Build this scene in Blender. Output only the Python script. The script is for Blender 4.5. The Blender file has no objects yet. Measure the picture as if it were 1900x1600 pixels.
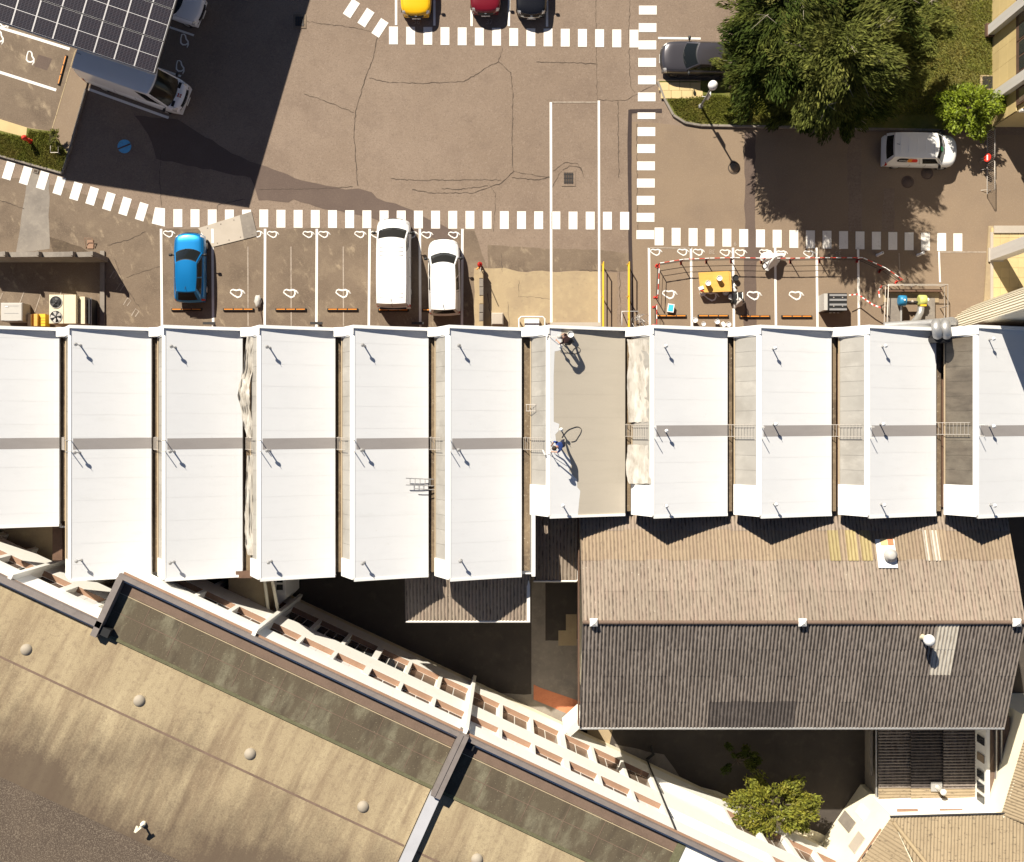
import bpy, bmesh, math, random
from mathutils import Vector, Matrix, Euler
R = math.radians
rnd = random.Random(7)
sc = bpy.context.scene
col = sc.collection
# ------------------------------------------------------------------ camera, sky, sun, exposure
CAMH = 58.0                       # metres above the ground, looking straight down
PPM = 32.0                        # photo pixels per metre on the ground
cam_d = bpy.data.cameras.new('camera')
cam = bpy.data.objects.new('camera', cam_d); col.objects.link(cam)
cam.location = (0, 0, CAMH); cam.rotation_euler = (0, 0, 0)
cam_d.sensor_fit = 'HORIZONTAL'; cam_d.sensor_width = 36.0
cam_d.lens = 36.0 * CAMH / (1900 / PPM)
cam_d.clip_start = 0.5; cam_d.clip_end = 1000
sc.camera = cam
SUN_EL = R(42.5); SUN_AZ = Vector((-0.503, 0.864, 0)).normalized()     # towards the sun
w = bpy.data.worlds.new('World'); sc.world = w; w.use_nodes = True
wn = w.node_tree.nodes; wl = w.node_tree.links
bg = wn['Background']; sky = wn.new('ShaderNodeTexSky'); sky.sky_type = 'NISHITA'
sky.sun_disc = False; sky.sun_elevation = SUN_EL; sky.sun_rotation = R(329.8)
sky.air_density = 0.55; sky.dust_density = 0.1; sky.ozone_density = 1.0
wl.new(sky.outputs['Color'], bg.inputs['Color']); bg.inputs['Strength'].default_value = 0.05
sun_d = bpy.data.lights.new('sun', 'SUN'); sun_d.energy = 5.0; sun_d.angle = R(0.5); sun_d.color = (1.0, 0.925, 0.785)
sun = bpy.data.objects.new('sun', sun_d); col.objects.link(sun)
sd = (SUN_AZ * math.cos(SUN_EL) + Vector((0, 0, math.sin(SUN_EL)))).normalized()
sun.rotation_euler = (-sd).to_track_quat('-Z', 'Y').to_euler(); sun.location = (-20, 30, 60)
sc.view_settings.view_transform = 'Standard'; sc.view_settings.look = 'None'
sc.view_settings.exposure = 0.83; sc.view_settings.gamma = 1.0; sc.view_settings.use_curve_mapping = False

sc.cycles.max_bounces = 6; sc.cycles.diffuse_bounces = 3; sc.cycles.caustics_reflective = False; sc.cycles.caustics_refractive = False
# ------------------------------------------------------------------ helpers
def P(px, py, z=0.0):
    "surveyed plan point: photo pixel of a point whose height is z -> metres"
    k = (1 - z / CAMH) / PPM
    return Vector(((px - 950) * k, (800 - py) * k, z))
def lin(h):
    h = h.lstrip('#'); v = [int(h[i:i+2], 16) / 255 for i in (0, 2, 4)]
    return tuple((c / 12.92 if c <= .04045 else ((c + .055) / 1.055) ** 2.4) for c in v)
MATS = {}
def MAT(name, base, rough=.8, metal=0., layers=(), bump=None, rndv=0., isl=0., spec=.35, coat=0., transl=0., valley=None, grad=None):
    m = bpy.data.materials.new(name); m.use_nodes = True; MATS[name] = m
    nt = m.node_tree; N = nt.nodes; L = nt.links
    b = N['Principled BSDF']
    b.inputs['Roughness'].default_value = rough; b.inputs['Metallic'].default_value = metal
    b.inputs['Specular IOR Level'].default_value = spec
    b.inputs['Coat Weight'].default_value = coat; b.inputs['Coat Roughness'].default_value = .06
    geo = N.new('ShaderNodeNewGeometry')
    cur = N.new('ShaderNodeRGB'); cur.outputs[0].default_value = (*base, 1); cur = cur.outputs[0]
    def noise(scale, stretch, detail, rot, seed):
        mp = N.new('ShaderNodeMapping'); mp.vector_type = 'TEXTURE' if False else 'POINT'
        rt = N.new('ShaderNodeVectorRotate'); rt.rotation_type = 'Z_AXIS'; rt.inputs['Angle'].default_value = R(-rot)
        L.new(geo.outputs['Position'], rt.inputs['Vector'])
        mp.inputs['Scale'].default_value = [scale * s for s in stretch]
        mp.inputs['Location'].default_value = (seed * 7.31, seed * 3.17, seed * 1.7)
        L.new(rt.outputs[0], mp.inputs['Vector'])
        t = N.new('ShaderNodeTexNoise'); t.inputs['Scale'].default_value = 1; t.inputs['Detail'].default_value = detail
        t.inputs['Roughness'].default_value = .62
        L.new(mp.outputs[0], t.inputs['Vector']); return t.outputs['Fac']
    for i, ly in enumerate(layers):
        scale, stretch, detail, lo, hi, colr, fac = ly[:7]; rot = ly[7] if len(ly) > 7 else 0
        f = noise(scale, stretch, detail, rot, i + 1 + len(name))
        mr = N.new('ShaderNodeMapRange'); mr.inputs['From Min'].default_value = lo; mr.inputs['From Max'].default_value = hi
        mr.inputs['To Max'].default_value = fac; mr.clamp = True
        L.new(f, mr.inputs['Value'])
        mx = N.new('ShaderNodeMix'); mx.data_type = 'RGBA'; mx.inputs['B'].default_value = (*colr, 1)
        L.new(mr.outputs[0], mx.inputs['Factor']); L.new(cur, mx.inputs['A']); cur = mx.outputs['Result']
    if grad:                                          # colour mixed in stronger along one direction, with a ragged front
        dv, g0, g1, gc, gf = grad
        dp = N.new('ShaderNodeVectorMath'); dp.operation = 'DOT_PRODUCT'; dp.inputs[1].default_value = dv; L.new(geo.outputs['Position'], dp.inputs[0])
        n1 = noise(.22, U, 3, 0, 71); n2 = noise(1.6, (1.6,.25,1), 4, -25, 72); n3 = noise(12, U, 2, 0, 73)
        acc = dp.outputs['Value']
        for nn_, k_ in ((n1, 11.), (n2, 5.), (n3, 4.)):
            q = N.new('ShaderNodeMath'); q.operation = 'MULTIPLY_ADD'; q.inputs[1].default_value = k_; L.new(nn_, q.inputs[0]); L.new(acc, q.inputs[2]); acc = q.outputs[0]
        mr = N.new('ShaderNodeMapRange'); mr.inputs['From Min'].default_value = g0+10; mr.inputs['From Max'].default_value = g1+10; mr.inputs['To Max'].default_value = gf; L.new(acc, mr.inputs['Value'])
        mx = N.new('ShaderNodeMix'); mx.data_type = 'RGBA'; mx.inputs['B'].default_value = (*gc, 1)
        L.new(mr.outputs[0], mx.inputs['Factor']); L.new(cur, mx.inputs['A']); cur = mx.outputs['Result']
    if valley:                                        # dirt lying in the troughs of a corrugated sheet
        vc, vlo, vhi, vfac = valley
        tco = N.new('ShaderNodeTexCoord'); sx = N.new('ShaderNodeSeparateXYZ'); L.new(tco.outputs['Object'], sx.inputs[0])
        mu = N.new('ShaderNodeMath'); mu.operation = 'MULTIPLY'; mu.inputs[1].default_value = 2*math.pi/.177; L.new(sx.outputs['X'], mu.inputs[0])
        co = N.new('ShaderNodeMath'); co.operation = 'COSINE'; L.new(mu.outputs[0], co.inputs[0])
        nz_ = noise(4.5, (1.6,.5,1), 3, 0, 31); ad = N.new('ShaderNodeMath'); ad.operation = 'MULTIPLY_ADD'; ad.inputs[1].default_value = -3.4; ad.inputs[2].default_value = 1.7
        L.new(nz_, ad.inputs[0]); sm = N.new('ShaderNodeMath'); sm.operation = 'ADD'; L.new(co.outputs[0], sm.inputs[0]); L.new(ad.outputs[0], sm.inputs[1])
        mr = N.new('ShaderNodeMapRange'); mr.inputs['From Min'].default_value = vhi; mr.inputs['From Max'].default_value = vlo; mr.inputs['To Max'].default_value = vfac; L.new(sm.outputs[0], mr.inputs['Value'])
        mx = N.new('ShaderNodeMix'); mx.data_type = 'RGBA'; mx.inputs['B'].default_value = (*vc, 1)
        L.new(mr.outputs[0], mx.inputs['Factor']); L.new(cur, mx.inputs['A']); cur = mx.outputs['Result']
    for amt, src in ((rndv, 'o'), (isl, 'i')):
        if amt:
            if src == 'o':
                oi = N.new('ShaderNodeObjectInfo'); s = oi.outputs['Random']
            else:
                s = geo.outputs['Random Per Island']
            mr = N.new('ShaderNodeMapRange'); mr.inputs['To Min'].default_value = 1 - amt; mr.inputs['To Max'].default_value = 1 + amt
            L.new(s, mr.inputs['Value'])
            mx = N.new('ShaderNodeMix'); mx.data_type = 'RGBA'; mx.blend_type = 'MULTIPLY'; mx.inputs['Factor'].default_value = 1
            L.new(cur, mx.inputs['A']); L.new(mr.outputs[0], mx.inputs['B']); cur = mx.outputs['Result']
    L.new(cur, b.inputs['Base Color'])
    if bump and bump[0] < 28:
        f = noise(bump[0], bump[2] if len(bump) > 2 else (1, 1, 1), 3, 0, 55)
        bp = N.new('ShaderNodeBump'); bp.inputs['Strength'].default_value = bump[1]; bp.inputs['Distance'].default_value = .02
        L.new(f, bp.inputs['Height']); L.new(bp.outputs[0], b.inputs['Normal'])
    if transl:
        tr = N.new('ShaderNodeBsdfTranslucent'); L.new(cur, tr.inputs['Color'])
        ms = N.new('ShaderNodeMixShader'); ms.inputs[0].default_value = transl
        L.new(b.outputs[0], ms.inputs[1]); L.new(tr.outputs[0], ms.inputs[2])
        L.new(ms.outputs[0], N['Material Output'].inputs['Surface'])
    return m
U = (1, 1, 1)
class MB:
    "mesh builder: collects shapes, then links them as one object"
    def __init__(s): s.v = []; s.f = []; s.mi = []; s.cm = 0; s.sm = set()
    def add(s, vs, fs, smooth=False):
        o = len(s.v); s.v += [tuple(v) for v in vs]
        for f in fs:
            if smooth: s.sm.add(len(s.f))
            s.f.append([i + o for i in f]); s.mi.append(s.cm)
        return s
    def hexa(s, b, t):
        "8-corner block: bottom ring b, top ring t (4 each, ccw from above)"
        return s.add(list(b) + list(t), [(3,2,1,0),(4,5,6,7),(0,1,5,4),(1,2,6,5),(2,3,7,6),(3,0,4,7)])
    def box(s, c, d, rz=0., m=None):
        x, y, z = d[0]/2, d[1]/2, d[2]/2; c = Vector(c)
        M = m.to_3x3() if m else Matrix.Rotation(rz, 3, 'Z')
        q = [(-x,-y),(x,-y),(x,y),(-x,y)]
        return s.hexa([c + M @ Vector((a, b, -z)) for a, b in q], [c + M @ Vector((a, b, z)) for a, b in q])
    def cham(s, c, d, rz=0., ch=.02):
        "box with chamfered top edges"
        x, y, z = d[0]/2, d[1]/2, d[2]/2; c = Vector(c); M = Matrix.Rotation(rz, 3, 'Z')
        def ring(e, zz): return [c + M @ Vector((a*(x-e), b*(y-e), zz)) for a, b in ((-1,-1),(1,-1),(1,1),(-1,1))]
        r = [ring(0, -z), ring(0, z-ch), ring(ch, z)]
        vs = r[0]+r[1]+r[2]; fs = [(3,2,1,0),(8,9,10,11)]
        for k in (0, 4): fs += [(k+i, k+(i+1)%4, k+4+(i+1)%4, k+4+i) for i in range(4)]
        return s.add(vs, fs)
    def prism(s, poly, z0, z1):
        p = [(Vector((q[0], q[1])) ) for q in poly]
        a = sum(p[i].x*p[(i+1)%len(p)].y - p[(i+1)%len(p)].x*p[i].y for i in range(len(p)))
        if a < 0: p.reverse()
        n = len(p); vs = [(q.x, q.y, z0) for q in p] + [(q.x, q.y, z1) for q in p]
        fs = [tuple(range(n-1, -1, -1)), tuple(range(n, 2*n))] + [(i, (i+1)%n, n+(i+1)%n, n+i) for i in range(n)]
        return s.add(vs, fs)
    def sheet(s, poly, z):
        p = [Vector((q[0], q[1])) for q in poly]
        a = sum(p[i].x*p[(i+1)%len(p)].y - p[(i+1)%len(p)].x*p[i].y for i in range(len(p)))
        if a < 0: p.reverse()
        return s.add([(q.x, q.y, z) for q in p], [tuple(range(len(p)))])
    def quad(s, a, b, c, d): return s.add([a, b, c, d], [(0,1,2,3)])
    def tube(s, pts, r, n=8, caps=True, smooth=True):
        pts = [Vector(p) for p in pts]; rr = r if isinstance(r, (list, tuple)) else [r]*len(pts)
        rings = []
        for i, p in enumerate(pts):
            t = (pts[min(i+1, len(pts)-1)] - pts[max(i-1, 0)]).normalized()
            up = Vector((0,0,1)) if abs(t.z) < .95 else Vector((1,0,0))
            a = t.cross(up).normalized(); b = a.cross(t).normalized()
            rings.append([p + (a*math.cos(k*2*math.pi/n) + b*math.sin(k*2*math.pi/n))*rr[i] for k in range(n)])
        vs = [v for g in rings for v in g]; fs = []
        for i in range(len(pts)-1):
            fs += [(i*n+k, i*n+(k+1)%n, (i+1)*n+(k+1)%n, (i+1)*n+k) for k in range(n)]
        s.add(vs, fs, smooth)
        if caps: s.add(rings[0], [tuple(range(n-1,-1,-1))]); s.add(rings[-1], [tuple(range(n))])
        return s
    def lathe(s, c, prof, n=16, smooth=True, m=None):
        "prof = [(r,z)...] turned about a vertical axis through c"
        c = Vector(c); vs = []; fs = []
        for r, z in prof:
            for k in range(n):
                v = Vector((r*math.cos(2*math.pi*k/n), r*math.sin(2*math.pi*k/n), z))
                vs.append(c + (m @ v if m else v))
        for i in range(len(prof)-1):
            fs += [(i*n+k, i*n+(k+1)%n, (i+1)*n+(k+1)%n, (i+1)*n+k) for k in range(n)]
        s.add(vs, fs, smooth)
        s.add([vs[k] for k in range(n)], [tuple(range(n-1,-1,-1))]); s.add(vs[-n:], [tuple(range(n))])
        return s
    def grid(s, rows, smooth=True, closed=False):
        n = len(rows[0]); vs = [v for r in rows for v in r]; fs = []
        for i in range(len(rows)-1):
            for k in range(n if closed else n-1):
                fs.append((i*n+k, i*n+(k+1)%n, (i+1)*n+(k+1)%n, (i+1)*n+k))
        return s.add(vs, fs, smooth)
    def ribbon(s, pts, wd, z=0., closed=False, jag=0.):
        pts = [Vector((p[0], p[1])) for p in pts]; n = len(pts); l = []; r = []
        for i, p in enumerate(pts):
            a = pts[(i-1)%n] if closed else pts[max(i-1,0)]; b = pts[(i+1)%n] if closed else pts[min(i+1,n-1)]
            t = (b-a).normalized(); nn = Vector((-t.y, t.x)); ww = wd*(1+rnd.uniform(-jag,jag))/2
            l.append((p.x+nn.x*ww, p.y+nn.y*ww, z)); r.append((p.x-nn.x*ww, p.y-nn.y*ww, z))
        fs = []
        for i in range(n if closed else n-1):
            j = (i+1)%n; fs.append((n+i, n+j, j, i))
        return s.add(l+r, fs)
    def mesh(s, name, mat, off=Vector((0,0,0))):
        me = bpy.data.meshes.new(name)
        me.from_pydata([(v[0]-off.x, v[1]-off.y, v[2]-off.z) for v in s.v], [], s.f)
        for mm in (mat if isinstance(mat, (list, tuple)) else [mat]): me.materials.append(MATS[mm] if isinstance(mm, str) else mm)
        if s.sm: me.polygons.foreach_set('use_smooth', [i in s.sm for i in range(len(s.f))])
        if isinstance(mat, (list, tuple)): me.polygons.foreach_set('material_index', s.mi)
        me.update(); return me
    def build(s, name, mat, parent=None, kind=None, label=None, cat=None, group=None):
        if parent is None:
            xs = [v[0] for v in s.v]; ys = [v[1] for v in s.v]; zs = [v[2] for v in s.v]
            off = Vector(((min(xs)+max(xs))/2, (min(ys)+max(ys))/2, min(zs)))
        else: off = ROOTOFF.get(parent.name, Vector((0,0,0)))
        o = bpy.data.objects.new(name, s.mesh(name, mat, off)); col.objects.link(o)
        if parent is None: o.location = off; ROOTOFF[o.name] = off
        else: o.parent = parent; ROOTOFF[o.name] = off
        return tag(o, label, cat, group, kind)
ROOTOFF = {}
def tag(o, label=None, cat=None, group=None, kind=None):
    if label: o['label'] = label
    if cat: o['category'] = cat
    if group: o['group'] = group
    if kind: o['kind'] = kind
    return o
def thing(name, loc, label, cat, group=None):
    o = bpy.data.objects.new(name, None); col.objects.link(o); o.location = loc; o.empty_display_size = .3
    ROOTOFF[o.name] = Vector(loc); return tag(o, label, cat, group)
def local(name, label, cat, group=None):
    "an Empty at the origin: parts are built in local coordinates, then place() sets it down"
    return thing(name, (0,0,0), label, cat, group)
def place(o, loc, rz=0.): o.location = loc; o.rotation_euler = (0, 0, rz); return o
def part(name, me, parent, loc=(0,0,0), rz=0., kind=None):
    "a part that shares mesh data"
    o = bpy.data.objects.new(name, me); col.objects.link(o); o.parent = parent
    o.location = Vector(loc) - ROOTOFF.get(parent.name, Vector((0,0,0))); o.rotation_euler = (0,0,rz)
    if kind: o['kind'] = kind
    return o
def kids(o): return [c for c in bpy.data.objects if c.parent == o]
def clone(o, loc, rz=0., label=None, parent=None):
    c = o.copy(); col.objects.link(c); c.parent = parent
    if parent is None: c.location = loc; c.rotation_euler = (0,0,rz)
    if label: c['label'] = label
    for k in o.children: clone(k, None, 0, None, c)
    return c
def text_mesh(txt, size, mat, name='lettering'):
    cu = bpy.data.curves.new('txt', 'FONT'); cu.body = txt; cu.size = size; cu.align_x = 'CENTER'; cu.align_y = 'CENTER'
    ob = bpy.data.objects.new('txt', cu); col.objects.link(ob)
    dg = bpy.context.evaluated_depsgraph_get(); me = bpy.data.meshes.new_from_object(ob.evaluated_get(dg))
    bpy.data.objects.remove(ob); me.name = name; me.materials.clear(); me.materials.append(MATS[mat]); return me
def smooth01(t): t = max(0., min(1., t)); return t*t*(3-2*t)
def interp(pts, x):
    if x <= pts[0][0]: return pts[0][1]
    for (a, b), (c, d) in zip(pts, pts[1:]):
        if x <= c: return b + (d-b)*((x-a)/(c-a))
    return pts[-1][1]

# ------------------------------------------------------------------ materials
MAT('asphalt', (.222,.164,.122), .92, layers=[
    (.16, U, 3, .42, .72, (.268,.203,.155), .8), (.30, U, 4, .52, .74, (.165,.118,.090), .65), (.75, U, 4, .60, .74, (.142,.102,.078), .45),
    (1.3, U, 4, .50, .80, (.165,.120,.092), .5), (8, U, 2, .54, .74, (.31,.24,.19), .45), (9.5, U, 2, .54, .74, (.12,.088,.068), .5), (19, U, 2, .52, .75, (.098,.073,.056), .5), (60, U, 1, .50, .75, (.105,.08,.062), .5)])
MAT('asphalt_worn', (.178,.132,.094), .92, layers=[
    (.45, U, 4, .46, .70, (.112,.081,.058), .8), (.9, U, 5, .54, .72, (.26,.20,.138), .75), (2.4, (1,.45,1), 5, .58, .74, (.40,.315,.215), .7, 28),
    (14, U, 2, .52, .72, (.25,.195,.142), .5), (19, U, 2, .52, .75, (.075,.056,.042), .5), (60, U, 1, .50, .75, (.08,.062,.048), .5)])
MAT('asphalt_patch', (.112,.080,.066), .93, layers=[(.7, U, 4, .45, .75, (.138,.100,.080), .7), (16, U, 2, .5, .75, (.16,.12,.098), .5), (60, U, 1, .5, .75, (.065,.048,.04), .6)])
MAT('asphalt_warm', (.235,.172,.118), .92, layers=[(.35, U, 5, .45, .72, (.185,.135,.098), .7), (14, U, 3, .52, .72, (.29,.23,.17), .5), (60, U, 1, .50, .75, (.13,.10,.075), .5)], bump=(45, .25))
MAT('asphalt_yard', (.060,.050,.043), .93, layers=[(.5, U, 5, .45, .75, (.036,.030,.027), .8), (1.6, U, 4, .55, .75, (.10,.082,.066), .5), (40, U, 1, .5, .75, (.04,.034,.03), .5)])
MAT('sealed_joint', (.040,.028,.027), .9, layers=[(9, U, 3, .55, .75, (.075,.055,.05), .7)])
MAT('crack', (.078,.058,.045), .95)
MAT('concrete', (.37,.285,.175), .9, layers=[(.5, U, 5, .42, .72, (.27,.205,.135), .8), (2.0, U, 5, .50, .75, (.46,.37,.22), .5), (5, U, 4, .58, .75, (.20,.155,.11), .45), (40, U, 2, .5, .75, (.25,.19,.12), .5)], bump=(30, .2))
MAT('concrete_grey', (.24,.21,.18), .9, layers=[(.8, U, 5, .42, .72, (.15,.13,.115), .8), (4, U, 5, .5, .75, (.33,.29,.24), .5), (40, U, 2, .5, .75, (.17,.15,.13), .5)], bump=(30, .2))
MAT('concrete_pale', (.43,.375,.315), .85, layers=[(.8, U, 4, .45, .72, (.37,.32,.265), .7), (30, U, 2, .5, .75, (.35,.305,.25), .5)])
MAT('paving', (.56,.43,.22), .88, layers=[(.7, U, 5, .45, .75, (.45,.34,.17), .7), (12, U, 3, .5, .75, (.48,.37,.2), .5)], rndv=.07)
MAT('grass_soil', (.130,.138,.026), .95, layers=[(.55, U, 5, .45, .66, (.20,.165,.060), .8), (2.0, U, 5, .5, .72, (.055,.075,.015), .7), (9, U, 4, .5, .72, (.19,.19,.05), .6), (35, U, 2, .48, .7, (.03,.04,.01), .6)], bump=(25, .6))
MAT('grass_blade', (.150,.158,.020), .8, isl=.5, transl=.25, layers=[(.6, U, 3, .45, .65, (.215,.175,.04), .8)])
MAT('soil', (.10,.072,.05), .95, layers=[(2, U, 5, .45, .7, (.055,.04,.028), .7), (8, U, 4, .5, .7, (.17,.13,.08), .5)], bump=(20, .6))
MAT('road_paint', (.76,.725,.68), .75, layers=[(.8, U, 3, .45, .75, (.66,.62,.57), .6), (5, U, 4, .58, .74, (.52,.465,.41), .5), (22, U, 3, .58, .76, (.36,.30,.25), .55), (55, U, 1, .6, .8, (.45,.4,.35), .4)], rndv=.05)
MAT('line_paint', (.76,.73,.69), .75, layers=[(6, U, 5, .60, .80, (.40,.33,.27), .5)])
MAT('faint_paint', (.36,.30,.245), .85, layers=[(7, U, 5, .45, .65, (.23,.18,.14), .8)])
MAT('blue_paint', (.12,.42,.72), .75, layers=[(5, U, 5, .5, .75, (.08,.2,.33), .6)])
MAT('orange_paint', (.55,.20,.10), .8, layers=[(1.2, (1,3,1), 5, .45, .75, (.46,.15,.075), .7, 25), (9, U, 4, .5, .75, (.38,.13,.07), .5)])
MAT('membrane_white', (.665,.665,.675), .55, layers=[(.35, U, 3, .45, .75, (.625,.628,.64), .6), (2.2, (.15,1.6,1), 3, .5, .8, (.60,.60,.61), .4), (.9, (.25,1.2,1), 4, .62, .78, (.55,.54,.53), .35), (5, U, 3, .66, .80, (.50,.47,.43), .3)], spec=.3, rndv=.02)
MAT('membrane_trim', (.80,.785,.76), .55, layers=[(.6, U, 3, .5, .8, (.74,.72,.69), .5)])
MAT('membrane_grey', (.285,.262,.252), .75, layers=[(1.5, (.3,2,1), 3, .45, .75, (.25,.228,.22), .6), (30, U, 2, .5, .75, (.22,.20,.19), .4)])
MAT('membrane_old', (.445,.395,.325), .8, layers=[(1.2, (.2,1.5,1), 3, .45, .75, (.405,.36,.295), .6), (28, U, 2, .5, .75, (.38,.335,.275), .4)])
MAT('gutter_dirt', (.185,.135,.085), .9, layers=[(.9, (1,.5,1), 4, .45, .65, (.070,.048,.034), .8), (4.5, U, 4, .5, .7, (.28,.215,.14), .6), (8, U, 3, .62, .72, (.50,.44,.35), .6)])
MAT('gutter_lip', (.46,.36,.24), .7)
MAT('wire_glass', (.345,.325,.295), .35, layers=[(.5, U, 3, .45, .65, (.27,.25,.222), .8), (1.3, (.3,1.2,1), 3, .52, .75, (.43,.405,.365), .6), (30, (.2,1,1), 2, .5, .75, (.26,.243,.218), .4)], rndv=.06, spec=.5)
MAT('dirty_glass', (.135,.112,.086), .4, layers=[(1.1, (.25,2.5,1), 4, .42, .65, (.075,.062,.048), .8), (.5, U, 3, .5, .7, (.205,.178,.138), .7), (25, (.2,1,1), 2, .5, .75, (.075,.06,.05), .5)], spec=.5)
MAT('metal_white', (.76,.73,.68), .45)
MAT('galvanised', (.47,.46,.45), .45, .6, layers=[(3, U, 4, .45, .75, (.36,.35,.34), .6)])
MAT('metal_grey', (.30,.295,.30), .5, .3)
MAT('steel_pale', (.55,.50,.45), .5, .4)
MAT('dark_metal', (.035,.033,.034), .5, .3)
MAT('black_plastic', (.018,.018,.019), .55)
MAT('plastic_white', (.78,.77,.75), .45)
MAT('plastic_film', (.46,.425,.375), .3, layers=[(3.5, (1.6,.5,1), 4, .48, .68, (.27,.235,.19), .7), (1.6, (2.2,.5,1), 4, .5, .66, (.62,.59,.54), .8)], spec=.6)
MAT('red_plastic', (.60,.045,.03), .45)
MAT('red_paint', (.62,.035,.02), .4)
MAT('yellow_paint', (.78,.47,.03), .45, layers=[(4, U, 5, .62, .75, (.40,.22,.04), .6)])
MAT('orange_band', (.72,.26,.035), .4)
MAT('rubber', (.022,.018,.015), .8)
MAT('facade_white', (.86,.838,.785), .75, layers=[(.5, U, 3, .5, .78, (.80,.77,.70), .6), (2, (2,2,.4), 3, .58, .8, (.72,.67,.58), .4)])
MAT('facade_cream', (.80,.735,.575), .8, layers=[(.6, U, 3, .5, .78, (.72,.645,.48), .6)])
MAT('terracotta', (.285,.172,.115), .8, layers=[(1.2, U, 3, .45, .75, (.235,.138,.09), .7), (7, U, 2, .5, .75, (.34,.21,.14), .4)])
MAT('window_dark', (.030,.034,.038), .12, spec=.7)
MAT('window_brown', (.16,.115,.085), .25, layers=[(1.5, U, 3, .4, .7, (.23,.18,.14), .7)], spec=.6)
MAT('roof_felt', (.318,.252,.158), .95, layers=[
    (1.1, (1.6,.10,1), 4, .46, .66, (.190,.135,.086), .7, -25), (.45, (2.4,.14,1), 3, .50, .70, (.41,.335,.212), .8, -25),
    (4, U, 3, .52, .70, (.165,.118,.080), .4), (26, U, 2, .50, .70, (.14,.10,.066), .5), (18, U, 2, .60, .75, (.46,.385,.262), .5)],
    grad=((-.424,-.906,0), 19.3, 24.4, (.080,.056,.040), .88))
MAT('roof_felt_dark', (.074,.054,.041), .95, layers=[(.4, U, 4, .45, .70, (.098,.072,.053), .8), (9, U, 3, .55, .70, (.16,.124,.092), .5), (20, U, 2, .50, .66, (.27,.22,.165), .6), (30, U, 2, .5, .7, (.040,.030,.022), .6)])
MAT('roof_moss', (.098,.078,.052), .95, layers=[(.7, (1.6,.6,1), 4, .48, .64, (.185,.168,.115), .85, -25), (.8, (2,.5,1), 3, .50, .72, (.058,.044,.031), .8, -25), (5, U, 3, .5, .7, (.085,.068,.045), .5), (24, U, 2, .5, .72, (.062,.050,.034), .6), (14, U, 2, .66, .74, (.36,.31,.21), .7)])
MAT('moss_green', (.115,.110,.062), .95, layers=[(4, U, 3, .45, .7, (.16,.15,.09), .7), (20, U, 2, .5, .7, (.06,.055,.03), .6)])
MAT('roof_border', (.155,.105,.078), .9, layers=[(1, U, 5, .45, .72, (.10,.068,.05), .7), (20, U, 2, .5, .7, (.21,.15,.115), .5)])
MAT('zinc', (.215,.185,.172), .6, .15, layers=[(2, U, 3, .45, .75, (.16,.135,.125), .7), (12, U, 2, .5, .75, (.27,.235,.215), .4)])
MAT('zinc_light', (.50,.50,.53), .45, .3, layers=[(1.5, U, 4, .45, .75, (.42,.42,.45), .7)])
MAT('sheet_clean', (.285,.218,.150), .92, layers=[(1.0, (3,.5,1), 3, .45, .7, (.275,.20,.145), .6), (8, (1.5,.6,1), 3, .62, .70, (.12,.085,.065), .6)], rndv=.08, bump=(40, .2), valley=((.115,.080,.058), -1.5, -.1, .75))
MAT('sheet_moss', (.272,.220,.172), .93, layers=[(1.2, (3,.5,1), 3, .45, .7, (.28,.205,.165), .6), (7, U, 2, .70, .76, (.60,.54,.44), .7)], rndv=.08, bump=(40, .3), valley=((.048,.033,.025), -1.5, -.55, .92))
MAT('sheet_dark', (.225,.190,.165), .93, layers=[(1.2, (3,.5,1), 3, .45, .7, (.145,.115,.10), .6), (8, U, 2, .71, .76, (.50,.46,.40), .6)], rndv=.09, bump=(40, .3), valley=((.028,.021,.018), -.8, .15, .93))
MAT('sheet_yellow', (.33,.265,.125), .7, layers=[(3, (3,.5,1), 3, .5, .7, (.28,.21,.10), .6)], rndv=.1, valley=((.20,.14,.07), -1.2, -.2, .7))
MAT('sheet_white', (.50,.455,.39), .8, layers=[(3, (3,.5,1), 3, .5, .7, (.40,.355,.29), .6)], valley=((.20,.16,.12), -1.2, -.2, .7))
MAT('sheet_ochre', (.305,.238,.155), .9, layers=[(1.0, U, 3, .45, .7, (.25,.19,.122), .6), (6, (.6,1.4,1), 4, .58, .66, (.10,.075,.052), .75)], rndv=.06)
MAT('sheet_black', (.105,.088,.080), .9, layers=[(2, (.5,3,1), 3, .45, .7, (.075,.062,.058), .6), (8, U, 2, .68, .75, (.22,.19,.18), .5)], rndv=.15, valley=((.022,.017,.015), -.8, .15, .9))
MAT('solar_cell', (.018,.015,.022), .22, layers=[(.3, U, 3, .45, .7, (.030,.018,.022), .7)], spec=.55)
MAT('solar_grid', (.14,.13,.15), .35, .3)
MAT('aluminium', (.66,.64,.64), .4, .5)
MAT('wood', (.64,.375,.085), .7, layers=[(2, (.4,3,1), 5, .45, .7, (.54,.29,.055), .6), (20, U, 3, .5, .75, (.58,.33,.075), .5)])
MAT('bark', (.16,.125,.095), .9, layers=[(6, (1,1,.3), 5, .45, .7, (.075,.058,.043), .7)])
MAT('bark_pale', (.30,.26,.20), .9)
MAT('leaf_dark', (.044,.064,.011), .85, isl=.55, transl=.22, spec=.12, layers=[(.7, U, 2, .45, .65, (.098,.106,.020), .8), (2.5, U, 2, .5, .7, (.018,.028,.006), .6)])
MAT('leaf_olive', (.108,.122,.026), .85, isl=.55, transl=.24, spec=.12, layers=[(.8, U, 2, .45, .65, (.175,.172,.042), .8), (2.2, U, 2, .5, .7, (.040,.050,.012), .6)])
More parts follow.
